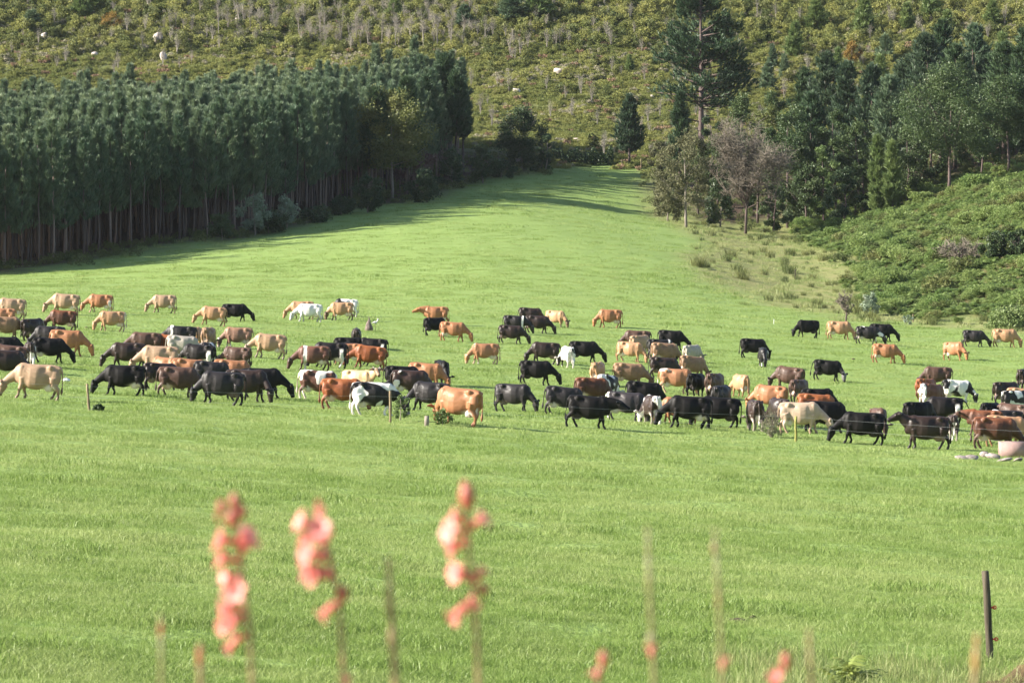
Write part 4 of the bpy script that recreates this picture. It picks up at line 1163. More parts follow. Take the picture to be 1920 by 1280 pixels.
UD = (0.62, 0.46, 0.38); UDW = (0.68, 0.58, 0.52); DK = (0.03, 0.022, 0.02)
COATS = {
 "fawn":  coat("fawn_coat", (0.34, 0.225, 0.145), (0.12, 0.075, 0.05), UDW, vary=0.15, face=(0.28, 0.19, 0.13), pstr=0.75),
 "tan":   coat("tan_coat", (0.37, 0.21, 0.115), (0.16, 0.08, 0.04), UDW, vary=0.15, face=(0.30, 0.175, 0.10), pstr=0.65),
 "pale":  coat("pale_fawn_coat", (0.41, 0.30, 0.215), (0.22, 0.14, 0.09), UDW, vary=0.14, face=(0.55, 0.42, 0.30), pstr=0.5),
 "cream": coat("cream_coat", (0.48, 0.32, 0.18), (0.10, 0.06, 0.045), UDW, vary=0.10, pstr=0.9),
 "orange":coat("orange_coat", (0.30, 0.135, 0.065), (0.20, 0.08, 0.035), UDW, vary=0.18, face=(0.36, 0.16, 0.06), pstr=0.6),
 "orwh":  coat("orange_white_coat", (0.33, 0.155, 0.08), (0.52, 0.40, 0.30), UDW, alt=(0.68, 0.60, 0.53), thr=0.66, vary=0.15, face=(0.40, 0.18, 0.07), pstr=0.6),
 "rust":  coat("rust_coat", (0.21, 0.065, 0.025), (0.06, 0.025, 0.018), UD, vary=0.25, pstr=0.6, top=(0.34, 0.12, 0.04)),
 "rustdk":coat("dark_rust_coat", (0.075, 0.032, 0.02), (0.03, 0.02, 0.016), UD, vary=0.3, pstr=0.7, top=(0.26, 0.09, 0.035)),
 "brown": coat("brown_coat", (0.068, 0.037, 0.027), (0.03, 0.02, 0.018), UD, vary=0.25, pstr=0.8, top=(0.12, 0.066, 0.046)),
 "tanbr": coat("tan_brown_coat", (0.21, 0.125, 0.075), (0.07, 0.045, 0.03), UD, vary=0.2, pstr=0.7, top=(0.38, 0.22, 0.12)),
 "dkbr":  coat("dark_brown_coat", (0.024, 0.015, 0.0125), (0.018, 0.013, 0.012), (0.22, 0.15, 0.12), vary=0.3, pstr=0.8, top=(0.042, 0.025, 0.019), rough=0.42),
 "black": coat("black_coat", (0.009, 0.0078, 0.0078), (0.008, 0.009, 0.009), (0.05, 0.04, 0.04), vary=0.3, rough=0.55, spec=0.16),
 "blackw":coat("black_coat_white_udder", (0.009, 0.0078, 0.0078), (0.008, 0.009, 0.009), UDW, vary=0.3, rough=0.55, spec=0.16),
 "char":  coat("charcoal_coat", (0.022, 0.019, 0.020), (0.014, 0.012, 0.012), (0.12, 0.09, 0.08), vary=0.35, rough=0.5, spec=0.25),
 "charw": coat("charcoal_coat_white_udder", (0.022, 0.019, 0.020), (0.014, 0.012, 0.012), UDW, vary=0.35, rough=0.5, spec=0.25),
 "bspot": coat("black_coat_white_spot", (0.014, 0.012, 0.012), (0.010, 0.009, 0.009), UDW, alt=(0.70, 0.67, 0.64), thr=0.64, vary=0.3, rough=0.42),
 "dspot": coat("brown_black_coat_white_spot", (0.042, 0.024, 0.019), (0.02, 0.014, 0.012), UDW, alt=(0.70, 0.66, 0.62), thr=0.63, vary=0.3, rough=0.42),
 "pied":  coat("pied_coat", (0.014, 0.012, 0.012), (0.50, 0.46, 0.42), UDW, alt=(0.70, 0.67, 0.63), thr=0.535, face=(0.014, 0.012, 0.012), vary=0.3, pstr=0.8),
 "dkwhite": coat("dark_coat_white_thighs", (0.036, 0.022, 0.018), (0.42, 0.36, 0.31), UDW, alt=(0.70, 0.65, 0.60), thr=0.60, face=(0.02, 0.015, 0.014), vary=0.3, pstr=0.7, scale=1.8),
 "thigh": coat("black_coat_white_thigh", (0.016, 0.013, 0.013), (0.012, 0.010, 0.010), UDW, alt=(0.70, 0.66, 0.62), belt=(-0.58, 0.09, 0.92), vary=0.3, rough=0.5, spec=0.2),
 "orleg": coat("orange_coat_white_hind_leg", (0.31, 0.14, 0.068), (0.42, 0.33, 0.26), UDW, alt=(0.66, 0.58, 0.52), belt=(-0.66, 0.09, 0.85), vary=0.16, face=(0.28, 0.13, 0.07), pstr=0.5),
 "tanrump": coat("tan_coat_pale_rump", (0.37, 0.21, 0.115), (0.20, 0.12, 0.07), UDW, alt=(0.52, 0.43, 0.34), belt=(-0.84, 0.10), vary=0.15, face=(0.30, 0.175, 0.10), pstr=0.5),
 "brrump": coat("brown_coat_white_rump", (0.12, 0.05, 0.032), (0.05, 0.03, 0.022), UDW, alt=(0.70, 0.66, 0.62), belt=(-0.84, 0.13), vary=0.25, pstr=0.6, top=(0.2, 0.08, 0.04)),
 "greyface": coat("black_coat_grey_face", (0.009, 0.008, 0.008), (0.010, 0.009, 0.009), (0.05, 0.04, 0.04), vary=0.3, rough=0.55, spec=0.16, face=(0.20, 0.19, 0.20), legs=(0.012, 0.010, 0.010), pstr=0.9),
 "piedw": coat("mostly_white_pied_coat", (0.70, 0.66, 0.62), (0.45, 0.40, 0.36), UDW, alt=(0.016, 0.013, 0.013), thr=0.58, face=(0.05, 0.04, 0.04), vary=0.06, pstr=0.6),
 "piedbr":coat("brown_white_pied_coat", (0.10, 0.045, 0.03), (0.55, 0.48, 0.42), UDW, alt=(0.70, 0.64, 0.58), thr=0.53, face=(0.08, 0.04, 0.03), vary=0.25, pstr=0.8, scale=1.7),
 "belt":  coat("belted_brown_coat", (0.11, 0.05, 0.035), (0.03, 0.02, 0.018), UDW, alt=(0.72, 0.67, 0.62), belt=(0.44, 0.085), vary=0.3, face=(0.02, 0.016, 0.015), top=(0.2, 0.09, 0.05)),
 "beltrump": coat("white_rumped_charcoal_coat", (0.032, 0.027, 0.029), (0.016, 0.013, 0.013), UDW, alt=(0.72, 0.68, 0.64), belt=(-0.86, 0.11), vary=0.3),
 "shoulder": coat("black_coat_white_shoulder", (0.014, 0.012, 0.012), (0.010, 0.009, 0.009), UDW, alt=(0.72, 0.68, 0.64), belt=(0.52, 0.07), vary=0.3),
 "white": coat("white_grey_coat", (0.62, 0.60, 0.58), (0.20, 0.19, 0.19), UDW, vary=0.10, face=(0.30, 0.29, 0.30), pstr=0.6),
 "grey":  coat("pale_grey_coat", (0.36, 0.32, 0.27), (0.16, 0.13, 0.11), UDW, vary=0.15, pstr=0.6),
 "gfawn": coat("greyish_fawn_coat", (0.36, 0.23, 0.14), (0.15, 0.12, 0.11), UDW, vary=0.15, face=(0.22, 0.18, 0.15), pstr=0.8),
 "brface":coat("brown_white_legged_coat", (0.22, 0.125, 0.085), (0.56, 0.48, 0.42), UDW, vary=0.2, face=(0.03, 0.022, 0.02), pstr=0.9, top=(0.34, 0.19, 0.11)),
 "tanface":coat("tan_dark_faced_coat", (0.37, 0.22, 0.12), (0.05, 0.035, 0.03), UDW, vary=0.14, face=(0.04, 0.03, 0.028), pstr=0.95),
}
# u, v of the ground below the body, heading (0 = towards the picture's right side, 90 = away, 180 = left, 270 = to the camera), coat, pose, size, label
HERD = [
 (20, 598, 182, "fawn", "A", 1.06, "fawn cow with hanging tail, farthest up of the cows at the left picture edge"),
 (3, 612, 178, "orwh", "B", 1.0, "orange cow with a white hip patch below the farthest edge fawn cow"),
 (8, 635, 15, "tanbr", "A", 1.05, "brownish fawn cow grazing towards the black cow from the left picture edge"),
 (61, 637, 48, "dkbr", "D", 1.0, "black-brown cow seen from its rear between the brownish fawn and the red-brown cow"),
 (116, 622, 182, "rustdk", "D", 1.0, "dark red-brown cow grazing below the pale fawn cow at the far left"),
 (121, 589, 178, "fawn", "A", 1.12, "pale fawn cow grazing uphill beside the farthest orange cow"),
 (187, 588, 180, "orleg", "A", 1.0, "orange cow with a white hind leg beside the uphill-grazing pale fawn cow"),
 (92, 656, 180, "char", "D", 1.0, "charcoal cow mostly hidden behind the orange cow with lowered head at left"),
 (124, 667, 2, "orange", "A", 1.05, "orange cow grazing to the right, in front of the charcoal cow"),
 (90, 680, 8, "blackw", "A", 0.98, "black cow with white udder walking in front of the orange cow"),
 (6, 678, 10, "black", "A", 1.0, "black cow with rounded rump cut by the left picture edge"),
 (14, 697, 176, "brown", "D", 1.0, "brown cow at the left picture edge beside the cow with a white rear"),
 (55, 692, 100, "dkwhite", "D", 1.0, "dark cow with white rear and legs seen from behind, above the big fawn cow"),
 (8, 716, 12, "dkbr", "D", 1.0, "dark brown cow just above the big fawn cow, cut by the picture edge"),
 (67, 747, 179, "fawn", "A", 1.12, "big fawn cow nearest the fence at the left picture edge"),
 (209, 621, 188, "tanrump", "D", 1.0, "tan cow with pale rump, standing alone with its head between its forelegs"),
 (307, 588, 180, "fawn", "A", 1.0, "fawn cow standing alone at the far side with dark feet"),
 (338, 657, 180, "shoulder", "A", 1.02, "black cow with a white shoulder patch at the top of the big left cluster"),
 (272, 668, 180, "brown", "A", 1.0, "grey-brown cow behind the black cow at the upper end of the left cluster"),
 (318, 670, 180, "rust", "D", 0.95, "rusty cow half hidden behind the grey-brown cow"),
 (238, 690, 181, "dkbr", "A", 1.0, "black-brown cow grazing between the grey-brown cow and the big black one"),
 (298, 703, 179, "fawn", "A", 1.08, "large fawn cow in the middle of the left cluster, head behind the big black cow"),
 (232, 743, 179, "blackw", "A", 1.03, "big black cow with white udder right behind the leaning fence post"),
 (309, 713, 150, "orange", "D", 0.9, "orange cow glimpsed below the belly of the large fawn cow"),
 (299, 731, 25, "dkbr", "D", 0.95, "dark cow walking away with its tail swung out, behind the nearest brown one"),
 (332, 745, 4, "brown", "B", 1.0, "dark brown cow with forward-stepping legs left of the glossy black cow"),
 (352, 720, 3, "orange", "D", 0.95, "orange cow whose back shows above the dark brown cow"),
 (394, 724, 5, "char", "D", 0.95, "charcoal cow whose back shows above the glossy black cow"),
 (432, 722, 2, "orange", "D", 1.0, "orange cow whose long back shows above two dark brown cows"),
 (414, 758, 180, "char", "D", 1.08, "glossy black cow with a yellow ear tag, front of the left cluster"),
 (461, 753, 356, "dkbr", "E", 1.06, "dark brown cow grazing head to head with the cow at the cluster's right end"),
 (489, 749, 3, "black", "A", 1.05, "black-brown cow with a yellow ear tag at the right end of the left cluster"),
 (371, 690, 168, "thigh", "D", 1.0, "black cow with a white thigh below the pale grey cow"),
 (389, 685, 72, "dkwhite", "D", 0.98, "black cow seen from behind with white legs, beside the white-thighed cow"),
 (340, 673, 8, "grey", "D", 1.0, "pale grey cow behind the large fawn cow"),
 (368, 649, 82, "tan", "D", 0.95, "slim tan cow seen from behind next to the white-shouldered black cow"),
 (391, 653, 76, "tanbr", "D", 1.0, "tan-brown cow seen from behind, right of the slim tan one"),
 (445, 652, 182, "brface", "D", 1.0, "brown cow with dark head, white legs and udder"),
 (443, 689, 165, "brown", "D", 0.88, "small brown cow with hanging tail in front of the greyish fawn cow"),
 (504, 676, 180, "gfawn", "A", 1.03, "greyish fawn cow whose head is hidden by the small brown cow"),
 (398, 610, 180, "tan", "A", 1.0, "tan cow touching the black cow, both standing apart on the far side"),
 (440, 606, 1, "black", "A", 1.0, "black cow grazing away from the tan cow it touches on the far side"),
 (566, 596, 180, "tan", "A", 1.0, "tan cow hidden behind the white cow"),
 (580, 602, 180, "white", "A", 1.02, "white cow with grey neck and head on the far side"),
 (640, 600, 180, "tanface", "D", 1.0, "tan cow with a dark face following the white cow"),
 (648, 593, 179, "pied", "A", 1.0, "black and white cow behind the dark-faced tan cow"),
 (668, 652, 92, "dkbr", "D", 0.95, "dark cow seen end on above the group by the tree stump"),
 (654, 672, 4, "black", "D", 1.0, "black cow whose back shows above the chestnut cow's group"),
 (697, 675, 178, "thigh", "D", 1.0, "dark cow with a white thigh, partly hidden behind the chestnut cow"),
 (650, 686, 180, "orange", "A", 0.95, "orange cow mostly hidden between the chestnut cow and the dark cow"),
 (587, 694, 183, "belt", "A", 1.0, "brown cow with a white belt round its shoulders and a white udder"),
 (618, 692, 178, "thigh", "D", 1.05, "dark cow with a white thigh behind the white-belted cow"),
 (664, 685, 180, "black", "D", 0.95, "black cow squeezed between the white-thighed dark cow and the chestnut cow"),
 (690, 693, 180, "rust", "A", 1.02, "chestnut cow with hanging tail at the right end of its group"),
 (594, 751, 4, "piedbr", "D", 1.0, "brown and white patched cow left of the chestnut cow at the fence"),
 (671, 744, 330, "cream", "H", 0.95, "cream cow with horns and a dark face looking at the camera"),
 (640, 771, 2, "rust", "D", 1.02, "chestnut cow whose head is behind the black and white cow at the fence"),
 (700, 779, 8, "pied", "A", 1.08, "black and white patched cow grazing by the bush at the fence"),
 (752, 737, 12, "black", "D", 0.98, "black cow behind the brown cow with white flecks"),
 (768, 750, 5, "dspot", "D", 1.0, "dark brown cow with small white flecks on its side"),
 (797, 729, 350, "orange", "D", 1.0, "orange cow beside the black cow that stands end on"),
 (828, 724, 285, "black", "D", 1.0, "black cow standing end on right of the orange cow"),
 (806, 771, 160, "char", "F", 1.0, "charcoal cow with outstretched ear behind the big orange cow"),
 (858, 797, 150, "orange", "E", 1.18, "big orange cow with full white udder and swishing tail at the fence"),
 (817, 608, 180, "orange", "L", 1.03, "orange cow walking with its head held level on the far side"),
 (815, 630, 28, "black", "D", 0.95, "small black cow between two orange cows"),
 (848, 639, 355, "orange", "A", 1.0, "orange cow grazing in front of the small black cow"),
 (993, 609, 3, "dkbr", "D", 1.0, "dark brown cow at the back of the dark foursome on the far side"),
 (965, 626, 356, "shoulder", "A", 0.98, "black cow with a white shoulder mark in the dark foursome"),
 (1006, 625, 357, "dkbr", "A", 1.0, "dark brown cow grazing on the right of the dark foursome"),
 (957, 643, 357, "dkbr", "A", 0.98, "black-brown cow standing in front of the dark foursome"),
 (1041, 612, 325, "tanface", "D", 0.95, "yellow-tan cow with dark head next to the dark foursome"),
 (909, 684, 188, "orwh", "D", 0.98, "orange-tan cow with white udder standing by itself in mid pasture"),
 (1021, 684, 181, "dkbr", "D", 1.03, "dark brown cow grazing left above the black cow in mid pasture"),
 (1004, 719, 358, "black", "A", 1.0, "black cow on its own in mid pasture, walking with its head low"),
 (1064, 690, 105, "piedw", "F", 1.0, "white and grey cow seen from behind beside the black-brown cow"),
 (1094, 682, 2, "black", "A", 1.05, "black-brown cow grazing away from the white and grey one"),
 (1143, 613, 181, "orange", "D", 1.03, "orange cow standing alone at the far side of the right half"),
 (1194, 656, 180, "brown", "D", 1.05, "dark brown cow facing the other way behind the tan cow with white udder"),
 (1200, 664, 42, "gfawn", "D", 0.98, "grey-fawn cow seen from the rear behind the tan cow with white udder"),
 (1180, 677, 340, "tan", "D", 1.0, "tan cow with white udder at the front left of the mixed group"),
 (1237, 673, 12, "shoulder", "D", 1.02, "black cow with a white neck patch in the middle of the mixed group"),
 (1257, 657, 357, "black", "A", 1.02, "black cow grazing at the top right of the mixed group"),
 (1245, 686, 22, "tanbr", "D", 1.08, "large tan-brown cow with sunlit rump in the mixed group"),
 (1298, 682, 45, "grey", "D", 0.9, "pale grey cow mostly hidden behind the shaded tan cow"),
 (1243, 711, 10, "dkbr", "D", 1.0, "dark brown cow with striding hind legs above the orange and white one"),
 (1296, 707, 28, "tanbr", "D", 1.02, "shaded tan cow at the right end of the mixed group"),
 (1266, 737, 356, "orwh", "D", 1.03, "orange and white cow with a big white udder below the dark striding cow"),
 (1305, 743, 62, "black", "E", 0.98, "black cow turned away, head to the side, by the orange and white cow"),
 (1340, 746, 62, "brown", "D", 1.02, "dark brown cow with pale thighs seen from behind, above the charcoal cow"),
 (1353, 770, 65, "char", "D", 1.0, "charcoal cow seen from behind above the dark pair at the fence"),
 (1389, 744, 112, "tan", "F", 0.92, "small tan cow seen from behind with its head turned to the side"),
 (1121, 724, 72, "tan", "D", 0.95, "tan cow seen from behind above the dark red cow with a pale rump"),
 (1138, 754, 58, "piedw", "D", 0.98, "white-backed black cow beside the dark red cow"),
 (1178, 728, 12, "tanbr", "A", 1.02, "brown-tan cow in its own shade with a sunlit rump, grazing to the right"),
 (1108, 759, 18, "rustdk", "D", 1.0, "dark red-brown cow with a pale sunlit rump"),
 (962, 772, 338, "char", "D", 0.98, "charcoal cow on its own near the fence, head turned towards the camera"),
 (1054, 781, 5, "charw", "D", 0.98, "charcoal cow with a pale udder behind the black cow with raised head"),
 (1101, 803, 357, "black", "W", 1.03, "black cow with raised head at the fence, licking its neighbour"),
 (1172, 787, 348, "beltrump", "E", 1.03, "charcoal cow with a white rump and orange ear tag"),
 (1205, 770, 5, "black", "D", 1.0, "black cow whose back shows behind the white-rumped cow"),
 (1223, 796, 102, "dkwhite", "F", 1.0, "dark and white cow seen from behind, left of the black cow with white udder"),
 (1291, 806, 181, "blackw", "A", 1.08, "black cow with white udder in front at the fence"),
 (1272, 792, 180, "orange", "D", 0.95, "orange cow mostly hidden behind the black cow with white udder"),
 (1346, 801, 176, "black", "D", 1.06, "black cow behind and right of the black cow with white udder"),
 (1431, 691, 272, "bspot", "D", 0.95, "black cow with white markings grazing straight towards the camera"),
 (1411, 672, 12, "black", "D", 1.02, "black cow right behind the cow that grazes towards the camera"),
 (1478, 728, 155, "brown", "D", 1.05, "dark brown cow grazing away to the left above the bright orange cow"),
 (1498, 755, 58, "brown", "D", 0.98, "dark cow with pale tan rump seen from behind below the grazing brown cow"),
 (1550, 714, 357, "greyface", "E", 1.02, "black cow with greyish face alone in the right part of the pasture"),
 (1443, 773, 155, "orange", "D", 1.02, "bright orange cow above the cow with a white rear"),
 (1416, 806, 98, "dkwhite", "D", 1.06, "dark cow with white rear and long white tail by the thorny bush"),
 (1461, 802, 115, "dkbr", "D", 0.98, "dark brown cow seen from behind, between the white rear and the pale ribbed cow"),
 (1528, 790, 6, "rust", "D", 1.05, "rusty orange cow with ribs showing behind the pale cow"),
 (1533, 777, 10, "black", "D", 0.95, "black cow of which only the back shows above the rusty ribbed one"),
 (1545, 811, 10, "black", "D", 1.12, "large black cow between the pale ribbed cow and the fence-side black cow"),
 (1500, 815, 356, "pale", "A", 1.05, "pale fawn cow with ribs showing, behind the mossy fence post"),
 (1616, 834, 180, "black", "A", 1.06, "black cow at the fence meeting the pale ribbed cow nose to nose"),
 (1647, 819, 280, "brown", "D", 1.0, "grey-brown cow standing end on between the two big dark cows at the fence"),
 (1738, 845, 180, "dkbr", "U", 1.08, "big black-brown cow at the fence with its head raised"),
 (1722, 802, 33, "black", "D", 1.0, "black cow with sunlit rump behind the cow with the raised head"),
 (1770, 797, 180, "thigh", "T", 1.06, "charcoal-black cow with white thigh and tail swung out"),
 (1785, 827, 92, "dkwhite", "D", 0.9, "small brown cow with white legs seen from behind the raised-head cow"),
 (1757, 729, 181, "brown", "D", 1.02, "brown cow at the top of the right-hand cluster"),
 (1736, 748, 48, "rust", "D", 1.0, "orange-brown cow seen from behind, below the topmost brown cow"),
 (1746, 767, 42, "brrump", "D", 0.98, "brown cow with a white rump in front of the orange-brown one"),
 (1793, 754, 14, "pied", "E", 1.02, "black and white cow with white face grazing beside the orange-brown cow"),
 (1886, 759, 28, "dkbr", "D", 1.0, "black cow with pale thighs at the upper right cluster by the picture edge"),
 (1904, 779, 30, "pied", "D", 1.02, "black and white cow with a creamy rump at the right picture edge"),
 (1915, 772, 5, "tan", "D", 1.0, "tan cow whose back shows behind the creamy-rumped cow at the picture edge"),
 (1858, 804, 55, "black", "D", 0.98, "black cow seen from behind above the big red-brown cow"),
 (1897, 807, 150, "brown", "D", 1.0, "grey-brown cow with pale thigh above the big red-brown cow"),
 (1846, 818, 170, "rustdk", "W", 0.95, "small dark cow whose orange-eared head shows above the big red-brown cow"),
 (1884, 818, 178, "bspot", "D", 0.95, "black cow with a blue-white streak hidden behind the big red-brown cow"),
 (1884, 840, 3, "tan", "D", 1.05, "tan cow whose back shows just above the big red-brown cow"),
 (1864, 846, 3, "rustdk", "D", 1.1, "big red-brown cow standing behind the water trough"),
 (1918, 724, 72, "dkbr", "D", 1.0, "dark cow cut by the right picture edge, standing apart above the cluster"),
 (1514, 635, 196, "black", "D", 1.0, "black cow grazing alone near the gully at the far right"),
 (1573, 633, 357, "tan", "D", 1.05, "pale tan cow between the black cows near the gully"),
 (1626, 650, 355, "bspot", "A", 1.0, "black cow with small white spots in front of another black cow near the gully"),
 (1652, 637, 358, "black", "A", 1.03, "black cow grazing right behind the white-spotted one near the gully"),
 (1659, 681, 355, "orange", "A", 1.0, "orange cow below the black pair near the gully"),
 (1789, 674, 315, "orange", "D", 1.0, "bright orange cow turned towards the camera at the far right"),
 (1825, 650, 356, "char", "A", 0.95, "charcoal cow grazing towards the pale orange cow at the far right"),
 (1884, 652, 357, "tan", "D", 1.06, "pale orange cow with white udder highest up at the right edge"),
]
M_TAG = rough_mat("ear_tag_plastic", (0.75, 0.45, 0.05), (0.80, 0.50, 0.06), 4.0, 0.5, 0.0)
def ground_pitch(p, yaw):
    dx, dy = math.cos(yaw) * 0.6, math.sin(yaw) * 0.6
    z1 = float(gz(p.x + dx, p.y + dy)[0]); z0 = float(gz(p.x - dx, p.y - dy)[0])
    return math.atan2(z1 - z0, 1.2), (z1 + z0) / 2
def build_herd():
    tg = Geo(); tg.box((0, 0, 0), (0.012, 0.085, 0.10)); tagm = tg.build("ear_tag")
    for (u, v, yaw, ct, ps, sc, lab) in HERD:
        p = at(u, v)
        yw = math.radians(yaw)
        # the given pixel is where the near feet stand: the middle of the body is a little farther
        p = Vector((p.x, p.y + 0.12, p.z))
        pit, zz = ground_pitch(p, yw)
        o = link("cow", POSES[ps], None, None, (p.x, p.y, zz + 0.02))
        o.rotation_euler = (Matrix.Rotation(yw, 3, 'Z') @ Matrix.Rotation(-pit, 3, 'Y')).to_euler()
        fat = random.uniform(0.96, 1.07)
        o.scale = (sc * 1.03, sc * fat * 1.0, sc * random.uniform(1.03, 1.08))
        o.material_slots[0].link = 'OBJECT'
        o.material_slots[0].material = COATS[ct]
        tag(o, lab, "cow", "dairy cows grazing on the pasture")
        if "ear tag" in lab:
            # on the ear that faces the camera
            s = -1 if math.cos(yw) > 0 else 1
            hd = {"A": (1.22, 0.24 * s, 0.54), "D": (1.10, 0.24 * s, 0.51), "E": (0.92, -0.44, 0.53)}[ps]
            link("ear_tag", tagm, M_TAG, o, hd)
build_herd()
# ------------------------------------------------------------------ rocks, fence, stump, trough
M_ROCK = rough_mat("pale_rock", (0.30, 0.25, 0.225), (0.55, 0.49, 0.455), 1.6, 0.85, 0.5)
M_ROCKG = rough_mat("grey_rock", (0.13, 0.115, 0.11), (0.42, 0.35, 0.32), 2.2, 0.85, 0.5)
def rock_mesh(seed, n=12, m=8, rough=0.28, name="boulder"):
    r = np.random.default_rng(seed); g = Geo(); g.ellipsoid((0, 0, 0), (1, 1, 1), n, m)
    V = g.V[0]
    d = r.normal(size=(9, 3)); d /= np.linalg.norm(d, axis=1)[:, None]
    lim = r.uniform(0.62, 0.95, 9)
    for k in range(9):                       # cut facets
        h = V @ d[k]; over = np.clip(h - lim[k], 0, None); V = V - over[:, None] * d[k]
    V = V * (1 + rough * 0.25 * r.normal(size=(len(V), 1)))
    g.V[0] = V
    return g.build(name)
ROCKM = [rock_mesh(700 + i) for i in range(4)]
for i, (u, v, w, h, lab) in enumerate([
    (968, 179, 17, 13, "white boulder on the open hillside above the bushy tree"), (1050, 141, 26, 12, "wide white boulder higher on the hillside near the huge pine"),
    (1021, 220, 13, 6, "flat pale stone below the white boulders on the hillside"), (1222, 185, 9, 6, "small white stone between the conical pine and the huge pine"),
    (1196, 190, 8, 6, "small pinkish stone beside the small white stone"), (296, 82, 20, 18, "tall pinkish-grey boulder on the hillside above the plantation"),
    (306, 114, 15, 15, "pale boulder just above the plantation tree tops"), (178, 106, 14, 9, "small pinkish boulder above the plantation tree tops"),
    (84, 72, 14, 10, "pinkish boulder by a dark bush far up the hillside"), (448, 52, 14, 20, "upright pale rock among the bare saplings"),
    (1085, 265, 24, 4, "pale bare stone slab above the dark hedge"), (1135, 268, 12, 5, "small pale stone above the dark hedge"),
    (1085, 232, 12, 4, "flat pale stone on the hillside above the hedge"), (1228, 283, 22, 5, "pale stones beside the conical pine at the pasture top"),
    (255, 95, 12, 5, "grey stone in the scrub above the plantation"), (1060, 176, 7, 5, "tiny pale stone below the wide white boulder")]):
    p = at(u, v); mpp = p.y / F
    o = link("boulder", ROCKM[i % 4], M_ROCK, None, (p.x, p.y, p.z + h * mpp * 0.55)); o.scale = (w * mpp / 2, w * mpp / 2, h * mpp * 0.75); o.rotation_euler = (0, 0, i * 1.3)
    o.rotation_euler = (0.15 * math.sin(i), 0.12, i * 1.3)
    tag(o, lab, "boulder")

# flat stones and the water trough at the fence
SLABM = [rock_mesh(720 + i, 10, 6, 0.2, "stone_slab") for i in range(3)]
for i, (u, v, w, h, lab) in enumerate([(1803, 857, 22, 5, "flat stone at the outer end of the row by the trough"), (1822, 858, 26, 7, "pale flat stone, second from the outer end of the row by the trough"), (1846, 856, 20, 9, "dark-edged stone in the middle of the row by the trough"),
    (1862, 858, 24, 8, "pale stone leaning up in the row by the trough"), (1884, 862, 26, 6, "flat stone lying against the foot of the trough"), (1908, 862, 22, 5, "low stone in front of the trough")]):
    p = at(u, v); mpp = p.y / F
    o = link("stone_slab", SLABM[i % 3], M_ROCKG, None, (p.x, p.y, p.z + h * mpp * 0.35)); o.scale = (w * mpp * 0.72, w * mpp * 0.5, h * mpp * 0.85); o.rotation_euler = (0.22, 0.12 * (-1) ** i, i * 0.9)
    tag(o, lab, "stone")
def trough():
    p = at(1906, 858); mpp = p.y / F
    w, h, d = 58 * mpp, 29 * mpp, 0.9
    o = empty("water_trough", (p.x, p.y + 0.5, p.z - 0.02), 0.05); tag(o, "pinkish concrete water trough at the fence by the flat stones", "trough")
    m = rough_mat("pink_concrete", (0.27, 0.175, 0.16), (0.37, 0.25, 0.23), 3.0, 0.85, 0.2)
    g = Geo(); t = 0.08
    g.box((0, -d/2 + t/2, h/2), (w, t, h)); g.box((0, d/2 - t/2, h/2), (w, t, h))
    g.box((-w/2 + t/2, 0, h/2), (t, d - 2*t, h)); g.box((w/2 - t/2, 0, h/2), (t, d - 2*t, h)); g.box((0, 0, 0.06), (w - 2*t, d - 2*t, 0.12))
    link("basin", g.build("basin"), m, o)
    wm, nt, N, L, P, O = new_mat("trough_water"); P.inputs["Base Color"].default_value = (0.03, 0.045, 0.05, 1); P.inputs["Roughness"].default_value = 0.05
    b = N.new("ShaderNodeBump"); b.inputs["Strength"].default_value = 0.1; L.new(noise(nt, None, 8.0), b.inputs["Height"]); L.new(b.outputs[0], P.inputs["Normal"])
    link("water", mesh_np("water", [(-w/2+t+.003, -d/2+t+.003, h*0.8), (w/2-t-.003, -d/2+t+.003, h*0.8), (w/2-t-.003, d/2-t-.003, h*0.8), (-w/2+t+.003, d/2-t-.003, h*0.8)], np.array([(0, 1, 2, 3)])), wm, o)
trough()
M_WOOD = rough_mat("weathered_post", (0.12, 0.09, 0.055), (0.28, 0.22, 0.14), 4.0, 0.85, 0.4, stretch=(4, 4, 0.6))
M_WOODM = rough_mat("mossy_post", (0.16, 0.15, 0.04), (0.34, 0.32, 0.10), 4.0, 0.85, 0.4, stretch=(4, 4, 0.8))
M_WOODD = rough_mat("dark_post", (0.035, 0.028, 0.022), (0.12, 0.10, 0.07), 4.0, 0.85, 0.4, stretch=(5, 5, 0.5))
M_WIRE, nt, N, L, P, O = new_mat("galvanised_wire"); P.inputs["Base Color"].default_value = (0.5, 0.5, 0.5, 1); P.inputs["Metallic"].default_value = 0.6; P.inputs["Roughness"].default_value = 0.4
def post_mesh(h, r, lean=0.0, seed=0, n=10):
    rr = np.random.default_rng(seed); g = Geo()
    zs = np.linspace(-0.35, h, 7)
    g.tube(np.stack([lean * np.clip(zs, 0, None) / h + rr.normal(0, 0.006, 7), rr.normal(0, 0.006, 7), zs], 1), r * (1 + 0.06 * rr.normal(size=7)), n)
    return g.build("post", True)
